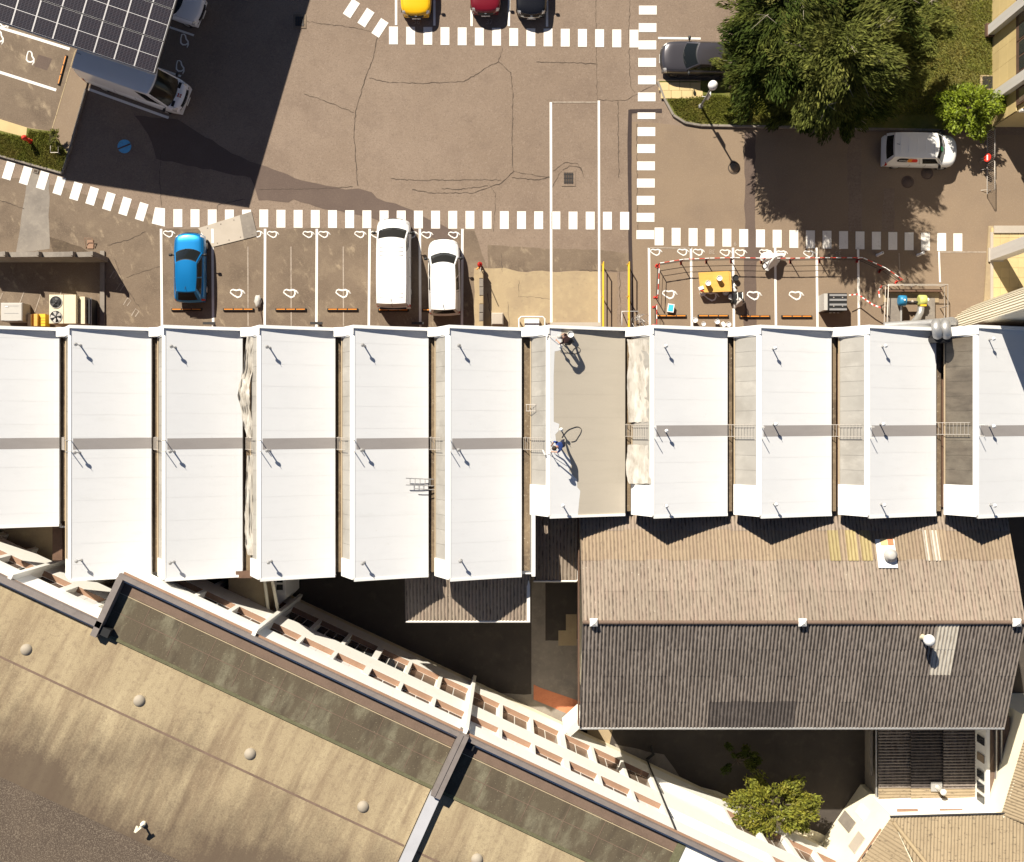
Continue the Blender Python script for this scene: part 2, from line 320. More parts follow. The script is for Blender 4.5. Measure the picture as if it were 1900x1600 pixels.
MAT('leaf_bright', (.185,.235,.014), .55, isl=.55, transl=.25, spec=.3, layers=[(2.0, U, 2, .45, .7, (.10,.145,.010), .7)])
MAT('leaf_yard', (.150,.160,.022), .6, isl=.6, transl=.22, spec=.2, layers=[(2.0, U, 2, .45, .7, (.25,.21,.025), .6)])
MAT('glass_car', (.010,.012,.013), .08, spec=.28)
MAT('chrome', (.6,.6,.6), .2, .9)
MAT('lamp_glass', (.62,.62,.62), .15, .3)
MAT('tail_red', (.35,.02,.015), .25)
MAT('paint_blue', (.004,.185,.47), .30, .55, coat=.9)
MAT('paint_white', (.76,.75,.74), .38, coat=.5)
MAT('paint_van', (.86,.86,.87), .35, coat=.6, layers=[(.6, U, 4, .5, .75, (.80,.80,.81), .6)])
MAT('paint_yellow', (.80,.44,.005), .3, coat=.8)
MAT('paint_red', (.16,.006,.014), .28, .1, coat=.8)
MAT('paint_black', (.008,.008,.010), .25, coat=.8)
MAT('paint_grey', (.060,.055,.062), .28, .4, coat=.8)
MAT('skin', (.46,.25,.17), .6)
MAT('hair', (.03,.02,.014), .7)
MAT('cloth_brown', (.075,.036,.032), .85, layers=[(8, U, 3, .45, .7, (.11,.055,.048), .6)])
MAT('cloth_black', (.016,.015,.018), .85)
MAT('cloth_blue', (.018,.045,.19), .85, layers=[(9, U, 3, .45, .7, (.03,.075,.27), .6)])
MAT('cloth_navy', (.018,.020,.045), .85)
MAT('cloth_white', (.75,.73,.70), .8, layers=[(5, U, 3, .5, .75, (.66,.63,.60), .6)])
MAT('sheet_cloth', (.58,.545,.51), .8, layers=[(4, U, 3, .45, .75, (.48,.45,.42), .7)])
MAT('stone_cream', (.58,.445,.215), .85, layers=[(.6, U, 4, .45, .72, (.48,.36,.165), .7), (10, U, 3, .5, .75, (.52,.39,.18), .4)], rndv=.05)
MAT('column_white', (.56,.53,.50), .8, layers=[(1.2, (3,3,.15), 4, .45, .7, (.47,.44,.41), .7)])
MAT('metal_ivory', (.70,.64,.51), .55, layers=[(.8, (1,1,.2), 4, .45, .7, (.62,.56,.44), .6)])
MAT('cabinet_beige', (.66,.58,.41), .6, layers=[(2.5, U, 4, .5, .72, (.56,.47,.31), .6)])
MAT('cabinet_grey', (.45,.43,.40), .6, layers=[(3, U, 4, .5, .75, (.38,.36,.33), .5)])
MAT('cyan_plastic', (.06,.48,.72), .4)
MAT('valve_blue', (.025,.20,.38), .4)
MAT('valve_lime', (.50,.52,.16), .5)
MAT('green_card', (.03,.30,.11), .6)
MAT('brick_brown', (.13,.075,.05), .9, layers=[(3, U, 4, .45, .7, (.085,.05,.034), .7)])
MAT('dome_grey', (.33,.285,.225), .7, layers=[(3, U, 3, .45, .7, (.27,.23,.18), .6)])
MAT('membrane_lap', (.632,.63,.637), .55, layers=[(3, U, 3, .45, .7, (.665,.665,.675), .8)])
# ================================================================== GROUND
g = MB().sheet([(-200,-200),(200,-200),(200,200),(-200,200)], 0.)
ground = g.build('ground', 'asphalt', kind='structure')
def pp(lst, z=0.): return [P(a, b, z) for a, b in lst]
def jagged(lst, step=14, amp=1.6):
    out = []
    for (a, b), (c, d) in zip(lst, lst[1:] + lst[:1]):
        n = max(1, int(math.hypot(c-a, d-b)/step))
        for i in range(n):
            t = i/n; j = 0 if i == 0 else 1
            out.append((a+(c-a)*t+rnd.uniform(-amp,amp)*j, b+(d-b)*t+rnd.uniform(-amp,amp)*j))
    return out
def patch(name, mat, lst, z, jag=True):
    return MB().sheet(pp(jagged(lst) if jag else lst), z).build(name, mat, ground)
patch('asphalt_patch', 'asphalt_worn', [(-120,322),(60,334),(130,352),(280,398),(300,424),(690,424),(880,428),(905,500),(900,640),(-120,640)], .004)
patch('asphalt_patch', 'asphalt_warm', [(1186,226),(1300,238),(1640,244),(1838,250),(1990,250),(1990,420),(1836,424),(1832,640),(1172,640),(1172,226)], .004)
patch('asphalt_patch', 'asphalt_patch', [(250,215),(275,250),(290,295),(465,330),(480,372),(535,376),(545,370),(600,388),(660,398),(740,420),(835,455),(850,432),(800,410),(765,390),(700,368),(690,357),(665,350),(640,352),(560,335),(480,305),(430,285),(330,222)], .008)
patch('asphalt_patch', 'asphalt_worn', [(905,455),(1010,462),(1112,464),(1168,470),(1168,503),(960,503),(935,497),(905,499)], .008)
patch('asphalt_patch', 'asphalt_patch', [(1381,246),(1402,246),(1401,420),(1404,440),(1418,478),(1404,486),(1402,640),(1380,640),(1382,440)], .008)
patch('asphalt_patch', 'asphalt', [(1572,246),(1598,246),(1600,430),(1575,430)], .008)  # strip put in for a streak of light on the shaded lane
patch('asphalt_patch', 'asphalt', [(1640,350),(1660,350),(1660,430),(1636,430)], .008)  # shorter strip, also standing in for light on the lane
patch('asphalt_patch', 'concrete_grey', [(55,318),(92,334),(90,400),(92,462),(30,468),(38,420)], .008)
patch('concrete_apron', 'concrete', [(880,498),(935,497),(962,504),(1114,504),(1114,640),(880,640)], .012)
patch('asphalt_patch', 'asphalt_warm', [(1116,506),(1146,506),(1146,640),(1116,640)], .008)
patch('dirt_patch', 'soil', [(1765,600),(1800,575),(1825,563),(1824,590),(1800,640),(1760,640)], .008)
patch('dirt_patch', 'soil', [(92,440),(120,448),(150,458),(168,470),(100,470)], .010)
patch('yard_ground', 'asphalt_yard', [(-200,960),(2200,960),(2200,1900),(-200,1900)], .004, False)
patch('yard_slab', 'concrete_grey', [(986,1060),(1090,1060),(1090,1420),(986,1420)], .012, False)
patch('yard_slab', 'asphalt_yard', [(1012,1082),(1072,1082),(1072,1200),(1012,1200)], .018, False)
patch('yard_slab', 'concrete', [(1036,1170),(1050,1170),(1050,1140),(1070,1140),(1070,1198),(1036,1198)], .024, False)
patch('yard_slab', 'concrete_grey', [(988,1190),(1078,1185),(1076,1215),(988,1215)], .022)
patch('painted_band', 'orange_paint', [(990,1270),(1002,1276),(1078,1302),(1062,1328),(990,1298)], .020, False)
patch('yard_slab', 'concrete', [(1060,1340),(1140,1340),(1120,1430),(1045,1400)], .012, False)
patch('yard_slab', 'concrete_grey', [(1140,1380),(1232,1400),(1260,1440),(1330,1480),(1300,1500),(1180,1460)], .012)
patch('yard_slab', 'concrete_grey', [(830,1288),(986,1288),(986,1360),(900,1330)], .012)
patch('wall_foot', 'facade_cream', [(1240,1440),(1330,1468),(1460,1520),(1560,1565),(1560,1640),(1450,1570),(1330,1500)], .016)
# sealed trench, cracks
t = MB().ribbon(pp([(1228,206),(1212,206),(1196,206),(1169,207)]), .22, .016, jag=.15)
t.ribbon(pp([(1169,204),(1168,260),(1168,320),(1169,380),(1169,440),(1171,520),(1173,610)]), .22, .0165, jag=.15)
t.build('sealed_trench', 'sealed_joint', ground)
def crack(lst, wd=.035, z=.0145):
    pts = jagged(lst, 5, 1.1)[:-max(1, int(math.hypot(lst[-1][0]-lst[0][0], lst[-1][1]-lst[0][1])/5))] + [lst[-1]]
    MB().ribbon(pp(pts), wd, z, jag=.6).build('crack', 'crack', ground)
for c in [
    [(700,70),(692,110),(676,150),(660,205),(657,250),(660,300),(664,345)], [(685,145),(720,153),(780,155),(860,152),(905,125),(925,115),(932,90)],
    [(925,115),(948,135),(952,180),(950,260),(952,320)], [(565,175),(600,186),(630,199),(657,209)], [(570,40),(610,46),(660,52),(690,60)],
    [(952,320),(930,340),(880,358),(800,358),(765,352)], [(952,318),(1020,330),(1022,330)], [(725,332),(770,335),(840,334),(930,334)],
    [(1106,0),(1106,60),(1107,140),(1108,186),(1140,187),(1160,187),(1190,170),(1222,153)], [(1169,0),(1167,60),(1168,120),(1170,160),(1178,172)],
    [(1147,188),(1147,260),(1148,330)], [(995,115),(1050,116),(1106,119)], [(1182,230),(1182,330),(1183,440)], [(915,430),(920,360),(905,340)],
    [(40,300),(48,330)], [(455,370),(405,380),(400,400)], [(300,280),(296,330),(300,390)], [(0,372),(45,388)], [(1023,350),(1040,320),(1056,308),(1078,312),(1084,330)],
    [(1025,318),(1048,302),(1072,304),(1082,325)], [(950,330),(1000,334),(1022,328)], [(905,545),(912,600)], [(963,520),(962,551),(990,551),(1022,556)],
    [(942,560),(945,605)], [(200,455),(240,445),(270,430)], [(235,515),(262,505),(300,495)], [(212,480),(230,530),(262,575)],
    [(1075,502),(1130,503),(1145,503)], [(1150,505),(1151,600)], [(930,470),(932,505)], [(820,350),(850,352),(905,345)], [(480,352),(600,350),(655,347)]]:
    crack(c, rnd.choice((.018,.024,.032)))
# ---- painted markings
def blockmesh(w, h): return MB().sheet([(-w/2,-h/2),(w/2,-h/2),(w/2,h/2),(-w/2,h/2)], 0).mesh('painted_block', 'road_paint')
bm_v = blockmesh(.515, 1.03)
def block(px, py, ang=0., me=None): part('painted_block', me or bm_v, ground, P(px, py, .018), R(ang))
for k in range(27):
    if k in (4, 5): continue
    block(330+31.88*k, 405+k*.19)
half = blockmesh(.515, .55); third = blockmesh(.515, .26)
block(457.5, 398, 0, half); block(489.4, 405.5)
for k in range(15): block(730+31.88*k, 66+k*.42)
for y in (19,51.5,83.6,116,148.5,180): block(1202-(y-19)*.012, y, 90)
part('painted_block', blockmesh(1.03, .38), ground, P(1199.5, 215, .018))
for y in (244.5,276,308,340,372,403.6,435.6): block(1199.3-(y-244)*.01, y, 90)
for k in range(19): block(1223+31.6*k-(.045*k*k), 439+k*.6)
for a, b in ((16,317),(47.5,326),(79,335),(110,345),(141,355),(171,364),(202,374),(232,383),(263,393)): block(a, b, -17)
MB().sheet(pp([(288,385),(306.5,387),(306,421),(281.7,415)]), .018).build('painted_block', 'road_paint', ground)
for a, b in ((652,16),(679,33),(705,52)): block(a, b, -33)
def line(lst, wd=.135, mat='line_paint', name='parking_line', z=.018): MB().ribbon(pp(lst), wd, z).build(name, mat, ground)
for x0, x1, y1 in ((299,301,640),(394,396,640),(492,491,640),(588,587,640),(686,684,640),(779,780,640),(858,857,640)): line([(x0,425),(x1,y1)], .14)
for x in (1205,1283,1361,1439,1516,1593): line([(x-1,460),(x+1,640)])
line([(1022,190),(1023,640)], .14); line([(1111,187),(1112,640)], .13)
line([(1742,467),(1744,524)], .10); line([(1668,470),(1670,520)], .06, 'faint_paint')
line([(735,-20),(735,47)]); line([(806,-20),(806,48)]); line([(875,15),(875,49)]); line([(945,-20),(944,49)]); line([(1015,-20),(1015,50)])
line([(1221,71),(1300,72)], .12)
for x in (460,540,637): line([(x,458),(x+.5,605)], .07, 'faint_paint', 'worn_line')
line([(1745,468),(1832,468)], .07, 'faint_paint', 'worn_line'); line([(1203,460),(1283,461)], .06, 'faint_paint', 'worn_line'); line([(1024,190),(1108,190)], .07, 'faint_paint', 'worn_line')
line([(-40,40),(60,70),(130,92)], .16, z=.056); line([(-40,122),(105,168)], .16, z=.056)
line([(165,166),(313,219)], .15); line([(312,50),(360,66)], .12); line([(290,126),(336,142)], .12)
def leafmark():
    pts = [(-10,-3),(-11,0),(-6,4),(0,7),(4,5.5),(6,1.5),(5.2,-2),(8,-1.2),(10.5,1.5),(8,-2.2),(3,-4),(-2,-3),(-7,-4.2)]
    return MB().ribbon([(a/32, -b/32) for a, b in pts], .06, 0, closed=True, jag=.25).mesh('painted_leaf', 'line_paint')
lm = leafmark()
for a, b in [(314,433),(384,433),(407,433),(478,433),(507,434),(573,434),(602,434),(669,434),(698,434),(765,434),(793,435),(843,435),
             (1218,467),(1268,467),(1297,467),(1347,468),(1375,468),(1420,468),(1451,470),(1502,470)]:
    part('painted_leaf', lm, ground, P(a, b, .020))
for a, b in ((441,543),(540,543),(637,543),(1243,545),(1321,549),(1400,547),(1478,547)):
    o = part('painted_leaf', lm, ground, P(a, b, .020)); o.scale = (1.25,1.3,1)
for a, b, r in ((57,108,-70),(0,70,-70),(343,76,-65),(335,125,-65),(9,42,-70)):
    o = part('painted_leaf', lm, ground, P(a, b, .058 if a < 100 else .020), R(r)); o.scale = (1.2,1.2,1)
for txt, a, b, r, s in (('38',1321,467,180,.33),('35',1555,470,180,.33),('36',773,41,0,.36),('37',908,41,0,.36),('9',1364,452,180,.3)):
    part('painted_number', text_mesh(txt, s*1.15, 'faint_paint', 'painted_number'), ground, P(a, b, .020), R(r))
c0 = P(231,272)
MB().lathe(c0, [(.40,.016),(.001,.018)], 24, False).build('painted_disc', 'blue_paint', ground)
MB().box(c0+Vector((0,0,.022)), (.78,.09,.003), R(22)).build('painted_slash', 'asphalt_patch', ground)
# chalky scrawl by the left stalls
for a, b in ((222,532),(235,560),(210,510),(250,580)):
    MB().ribbon(pp([(a-6,b+6),(a+2,b-7),(a+8,b-2),(a+1,b+8)]), .05, .017, jag=.5).build('paint_smear', 'faint_paint', ground)
# drains and covers
def drain(px, py, w, h, rz=0, n=4):
    t = thing('drain_grate', P(px, py, 0), {1055:'square iron storm drain sunk between two long white lines', 556:'dark drain grate at the shadow edge by the rotated parking', 1393:'pale framed drain cover in the grass beside the tree'}[px], 'drain')
    c = P(px, py, .02)
    MB().box(c+Vector((0,0,-.004)), (w+.26, h+.26, .03), rz).build('surround', 'asphalt' if px == 1055 else 'asphalt_worn' if px == 556 else 'concrete_pale', t)
    MB().box(c+Vector((0,0,.013)), (w, h, .012), rz).build('pit', 'crack', t)
    for i in range(n):
        MB().box(c+Vector((-w/2+w*(i+.5)/n, 0, .024)), (.05, h, .02), rz).build('bar', 'dark_metal', t)
    for i in (-1, 0, 1): MB().box(c+Vector((0, i*h/3, .026)), (w, .035, .02), rz).build('crossbar', 'dark_metal', t)
drain(1055, 331, .55, .65); drain(556, 40, .5, .55); drain(1393, 207, .5, .72)
for px, py, lb in ((1362,312,'round manhole cover in the sunlit lane beside the lamp shadow'),(1684,338,'round manhole cover in the tree shade near the white car'),(1720,322,'round manhole cover right below the white van with a logo')):
    t = thing('manhole_cover', P(px,py,0), lb, 'manhole cover')
    MB().lathe(P(px,py,0), [(.36,.006),(.36,.020),(.30,.022),(.30,.020)], 28).build('rim', 'crack' if px == 1362 else 'asphalt_patch', t)
    MB().lathe(P(px,py,0), [(.29,.006),(.29,.024),(.001,.026)], 28).build('lid', 'asphalt_warm' if px == 1362 else 'asphalt_patch', t)

# ---- raised beds and kerbs
def bed(name, mat, lst, z): return MB().prism(pp(lst), 0.002, z).build(name, mat, kind='structure')
bed('pavement', 'asphalt_warm', [(143,90),(176,104),(160,167),(127,287),(98,247)], .11)
bed('parking_lot', 'asphalt_worn', [(-200,-80),(120,-30),(143,90),(98,247),(52,241),(-200,170)], .05)
MB().sheet(pp(jagged([(52,88),(112,108),(96,138),(34,118)])), .054).build('repair_patch', 'asphalt_worn', ground); MB().sheet(pp(jagged([(72,102),(98,110),(88,132),(64,124)])), .0555).build('repair_patch', 'asphalt_patch', ground)
bed('grass_bed', 'grass_soil', [(-200,190),(0,243),(50,256),(52,239),(98,245),(127,285),(116,321),(0,289),(-200,230)], .13)
bed('paving', 'paving', [(-60,206),(0,222),(52,238),(50,256),(0,243),(-60,228)], .125)
isl = [(1220,152),(1400,150),(1400,-120),(1845,-120),(1845,243),(1640,239),(1300,232),(1272,227),(1250,214),(1234,186)]
bed('grass_island', 'grass_soil', isl, .12)
def kerb(lst, wd, h, name='kerb', mat='concrete_grey', closed=False):
    p = pp(lst); n = len(p)
    for i in range(n-1):                               # one stone per metre
        L = (p[i+1]-p[i]).length; k = max(1, round(L)); d = (p[i+1]-p[i])/k
        for j in range(k):
            a = p[i]+d*j; b = p[i]+d*(j+1); m = (a+b)/2
            MB().cham((m.x, m.y, h/2+.001), (d.length-.015, wd, h), math.atan2(d.y, d.x), .02).build('kerb_stone', mat, kerbs)
kerbs = bpy.data.objects.new('kerb', None); col.objects.link(kerbs); kerbs['kind'] = 'structure'; ROOTOFF['kerb'] = Vector((0,0,0))
kerb([(1220,152),(1232,184),(1249,215),(1271,229),(1300,234),(1460,237),(1640,241),(1745,243)], .14, .15)
kerb([(1220,151),(1300,151)], .1, .13, mat='concrete')
kerb([(161,166),(128,288),(117,323),(60,307),(0,290),(-40,278)], .12, .16)
kerb([(142,95),(97,246),(50,239),(0,223)], .08, .12, mat='concrete')
# paving slabs at the island corner
for i in range(4):
    for j in range(2):
        a, b = 1231+i*19.5+j*4, 162+j*15
        MB().cham(P(a,b)+Vector((0,0,.128)), (.59,.46,.03), 0, .006).build('slab', 'paving', bpy.data.objects['grass_island'])
def grass(name, lst, n, z, label):
    p = pp(lst); xs = [q.x for q in p]; ys = [q.y for q in p]; m = MB(); k = 0
    def inside(x, y):
        r = False; j = len(p)-1
        for i in range(len(p)):
            if (p[i].y > y) != (p[j].y > y) and x < (p[j].x-p[i].x)*(y-p[i].y)/(p[j].y-p[i].y)+p[i].x: r = not r
            j = i
        return r
    vs = []; fs = []
    while k < n:
        x, y = rnd.uniform(min(xs),max(xs)), rnd.uniform(min(ys),max(ys))
        if not inside(x, y): continue
        a = rnd.uniform(0, 6.28); h = rnd.uniform(.04,.16); w_ = rnd.uniform(.012,.03); l = rnd.uniform(.03,.13)
        o = len(vs); vs += [(x-math.sin(a)*w_, y+math.cos(a)*w_, z), (x+math.sin(a)*w_, y-math.cos(a)*w_, z), (x+math.cos(a)*l, y+math.sin(a)*l, z+h)]
        fs.append((o,o+1,o+2)); k += 1
    m.add(vs, fs); o = m.build(name, 'grass_blade', kind='stuff', label=label, cat='grass'); return o
grass('grass', [(-10,246),(50,258),(56,244),(98,248),(124,286),(115,318),(-10,286)], 9000, .13, 'short grass of the corner bed around the red hydrant')
grass('grass', [(1238,186),(1330,178),(1420,190),(1420,228),(1300,229),(1272,224),(1254,212)], 9000, .12, 'grass strip along the curved kerb below the street lamp')
grass('grass', [(1640,-20),(1838,-20),(1838,215),(1640,215)], 22000, .12, 'lawn between the trees and the building with columns')
grass('grass', [(1380,150),(1640,60),(1640,232),(1400,228)], 9000, .12, 'shaded undergrowth beneath the tall trees')

# ================================================================== SAWTOOTH HALL
ZV, ZR = 8.0, 9.5
RX = [-46,131,306,483,657,835, 1020,1213,1412,1613,1815]
VX = [110,281,450,622,795,968, 1160,1350,1543,1737,1932]
GB = [122,293,465,634,807,984, 1172,1362,1556,1752,None]
XR = [P(x,0,ZR).x for x in RX]; XV = [P(x,0,ZV).x for x in VX]; XG = [P(x,0,8.15).x if x else None for x in GB]
YN = P(0,608,8.3).y
YS = [P(0,976,8.8).y]+[P(0,1071,8.7).y]*5+[P(0,956,8.7).y]*5
def roof_z(i, X):
    f = max(0., min(1., (X-XR[i])/(XV[i]-XR[i]))); return ZV+(ZR-ZV)*(1-f)**1.14
def extrude_y(prof, y0, y1, smooth=False):
    m = MB(); n = len(prof)
    a = sum(prof[i][0]*prof[(i+1)%n][1]-prof[(i+1)%n][0]*prof[i][1] for i in range(n))
    if a < 0: prof = prof[::-1]
    m.add([(x,y0,z) for x, z in prof]+[(x,y1,z) for x, z in prof], [tuple(range(n)), tuple(range(2*n-1,n-1,-1))]+[(i, n+i, n+(i+1)%n, (i+1)%n) for i in range(n)])
    return m
hall = thing('sawtooth_hall', (0, 0, 0), 'long hall with a white sawtooth roof of eleven bays crossing the picture', 'building')
for a, b, y0 in ((P(-160,0,8).x, XR[1]+.3, YS[0]+.3), (XR[1]+.3, XR[6]-1.2, YS[1]+.3), (XR[6]-1.2, XV[10]+3, YS[6]+.3)):
    MB().box(((a+b)/2, (y0+YN-.15)/2, 3.75), (b-a-.004, YN-.15-y0, 7.5)).build('wall', 'brick_brown', hall)
NP = 14
def prof_top(i, lift=0., f0=0., f1=1.):
    out = []
    for k in range(NP+1):
        X = XR[i]+(XV[i]-XR[i])*(f0+(f1-f0)*k/NP); out.append((X, roof_z(i, X)+lift))
    return out
vents = []
for i in range(11):
    left = i < 6; ys = YS[i]; yn = YN-.16
    top = prof_top(i); bot = [(x, z-.16) for x, z in reversed(top)]
    pan = extrude_y(top+bot, ys+.02, yn).build('roof_panel', 'membrane_old' if i == 6 else 'membrane_white', hall)
    if i == 0: pan['label'] = 'shortened white roof panel at the left edge'
    if i == 6: pan['label'] = 'beige roof panel still being painted white'
    # south fascia lip and ridge cap
    lip = [(x, z+.05) for x, z in top]+[(x, z-.26) for x, z in reversed(top)]
    extrude_y(lip, ys-.10, ys+.02).build('fascia', 'membrane_trim', hall)
    MB().box((XR[i]-.02, (ys+yn)/2, ZR-.018), (.10, yn-ys-.1, .06)).build('ridge_cap', 'membrane_trim', hall)
    # north parapet: low at the ridge, higher over the valley
    w_ = XV[i]-XR[i]
    pr = [(XR[i]-.02, ZR+.10), (XR[i]+.5*w_, roof_z(i, XR[i]+.5*w_)+.21), (XV[i]-.02, ZV+.32), (XV[i]-.02, 7.5), (XR[i]-.02, 7.5)]
    extrude_y(pr, yn+.002, YN).build('parapet', 'membrane_trim', hall)
    # walkway strip
    if i != 6:
        y0, y1 = ((-.90,-.36) if left else (-.27,.27))
        st = prof_top(i, .005, .03 if left else .035, 1.)
        dy = .03
        m = MB(); m.grid([[(x, y0+dy*k/NP, z) for k, (x, z) in enumerate(st)], [(x, y1+dy*k/NP, z) for k, (x, z) in enumerate(st)]])
        m.build('walkway_strip', 'membrane_grey', pan)
    else:
        rows = [(608,1041),(630,1041),(650,1040),(653,1028),(700,1026),(783,1027),(787,1037),(800,1036),(806,1030),(820,1031),(832,1036),(840,1048),(850,1056),(862,1060),(874,1056),(884,1064),(890,1072),(905,1073),(912,1077),(935,1076),(957,1074)]
        ra = []
        for py, px in rows:
            z0 = 9.2; X1 = P(px+rnd.uniform(-1.,1.), 0, z0).x; Y = P(0, py, z0).y
            ra.append([(XR[6]+(X1-XR[6])*k/5, Y, roof_z(6, XR[6]+(X1-XR[6])*k/5)+.005) for k in range(6)])
        ra[0] = [(x, yn-.01, z) for x, y, z in ra[0]]; ra[-1] = [(x, ys+.03, z) for x, y, z in ra[-1]]
        MB().grid(ra[::-1]).build('fresh_paint', 'membrane_white', pan)
    # membrane laps: thin overlaps every metre or so, not quite straight
    yy = ys+.5+rnd.random()*.4
    while yy < yn-.4:
        st = prof_top(i, .0035, .015, .99); j0 = rnd.uniform(-.012,.012); a_ = [(x, yy+j0*math.sin(k*.7), z) for k, (x, z) in enumerate(st)]; b_ = [(x, y_+.035, z-.0005) for x, y_, z in a_]
        MB().grid([a_, b_]).build('lap_seam', 'membrane_old' if i == 6 else 'membrane_lap', pan); yy += rnd.uniform(.95,1.15)
    # gutter, apron and skylight up to the next ridge
    if i < 10:
        j = i+1; ysj = max(YS[i], YS[j]) if i != 5 else YS[6]
        ygs = YS[1]+.18 if i == 5 else YS[i]+.12 if i else YS[0]+.15
        if i == 5: MB().box(((XV[5]+XG[5]+.22)/2-.1, (YS[1]+YS[6])/2, 7.60), (XG[5]-XV[5]+.55, YS[6]-YS[1], .10)).build('gutter_wall', 'membrane_trim', hall)
        gx0, gx1 = XV[i]-.10, XG[i]
        MB().box(((gx0+gx1)/2, (ygs+YN-.5)/2, 7.74), (gx1-gx0-.01, YN-.5-ygs, .06)).build('gutter', 'gutter_dirt', hall)
        xg, zg = XG[i], 8.12; xr, zr = XR[j]-.07, ZR-.03
        def S(u, y, n=0.):
            L_ = math.hypot(xr-xg, zr-zg); return (xg+(xr-xg)*u-(zr-zg)/L_*n, y, zg+(zr-zg)*u+(xr-xg)/L_*n)
        left_s = i < 5
        gy1 = P(0, 626, 8.6).y; gy0 = P(0, (1038 if left_s else 900), 8.8).y
        if i == 0: gy0 = P(0, 1040, 8.8).y
        us = .80 if left_s else .90
        ap = MB()
        sy = YS[j]-.02
        for ya, yb, u0, u1 in ((sy, gy0, 0, 1), (gy1, YN-.02, 0, 1), (gy0, gy1, us, 1)):
            a = [S(u0,ya,-.10),S(u1,ya,-.10),S(u1,yb,-.10),S(u0,yb,-.10)]; b = [S(u0,ya,.03),S(u1,ya,.03),S(u1,yb,.03),S(u0,yb,.03)]
            ap.hexa(a, b)
        ap.build('apron', 'membrane_trim', hall)
        pb = [(XV[i]-.02, ZV+.32), (xg+.1, 8.5), (XR[j]-.02, ZR+.10), (XR[j]-.02, 7.5), (XV[i]-.02, 7.5)]
        extrude_y(pb, YN-.45, YN+.001).build('parapet', 'membrane_trim', hall)
        sl = MB(); sl.hexa([S(0,gy0,-.14),S(us,gy0,-.14),S(us,gy1,-.14),S(0,gy1,-.14)], [S(0,gy0,-.05),S(us,gy0,-.05),S(us,gy1,-.05),S(0,gy1,-.05)])
        sk = sl.build('skylight', 'cabinet_grey', hall)
        MB().box((xg+.01, (gy0+gy1)/2, zg+.03), (.045, gy1-gy0, .09)).build('lip', 'gutter_lip', sk)
        n = round((gy1-gy0)/.74); pw = (gy1-gy0)/n
        m = MB(); e = .005
        m.hexa([S(.04,e,-.045),S(us-.01,e,-.045),S(us-.01,pw-e,-.045),S(.04,pw-e,-.045)], [S(.04,e,-.012),S(us-.01,e,-.012),S(us-.01,pw-e,-.012),S(.04,pw-e,-.012)])
        pm = m.mesh('pane', 'dirty_glass' if i == 9 else 'wire_glass')
        for k in range(n): part('pane', pm, sk, (0, gy0+k*pw, 0))
        # access ladder over the skylight
        yc = -.63 if left else 0.02
        if i == 9: yc = .12
        lad = MB(); hw = .29
        a0, a1 = (-.28, .62 if left_s else .86)
        for s_ in (-1, 1): lad.tube([S(a0, yc+s_*hw, .16), S(a1, yc+s_*hw, .16)], .016, 6)
        nr = 8 if left_s else 10
        for k in range(nr):
            u = a0+(a1-a0)*(k+.5)/nr; lad.tube([S(u, yc-hw, .16), S(u, yc+hw, .16)], .010, 6)
        lad.tube([S(a0+.1,yc-hw,.16),(S(a0+.1,yc-hw)[0]-.05,yc-hw-.12,7.8)], .02, 6); lad.tube([S(a0+.1,yc+hw,.16),(S(a0+.1,yc+hw)[0]-.05,yc+hw+.05,7.8)], .02, 6)
        lad.build('access_ladder', 'steel_pale', hall)
        for s_ in (-1, 1):
            MB().tube([(XR[j]+.02, yc+s_*.27-.1, ZR), (XR[j]+.03, yc+s_*.27-.1, ZR+.58)], .018, 6).build('grab_rail', 'metal_white', hall)
    # roof vents
    for py in ((642,838,1043) if left else (644,798,937)):
        if i == 0 and py > 900: py = 940
        if i in (8,9) and 700 < py < 850: py = 789
        if i == 10: py = {644:628,798:790}.get(py, py)
        px = RX[i]+(14 if left else 17)+rnd.uniform(-2.5,2.5); py += rnd.uniform(-3,3)
        b = P(px, py, 9.2); X = b.x+.12; zz = roof_z(i, X); Y = P(px, py, zz+.45).y
        v = MB(); v.lathe((X,Y,zz-.05), [(.09,0),(.042,.10),(.032,.12),(.032,.58)], 10)
        o = v.build('roof_vent', 'galvanised', hall)
        MB().lathe((X,Y,zz+.50), [(.095,.0),(.09,.02),(.035,.10),(.010,.13),(.007,.22)], 12).build('cap', 'plastic_white' if i > 5 else 'galvanised', o)
# end wall pocket of the right wing where the left wing steps out
MB().box((P(985,0,8).x+.12, (YS[1]+YS[6])/2, 8.05), (.18, YS[6]-YS[1], .9)).build('end_parapet', 'membrane_trim', hall)
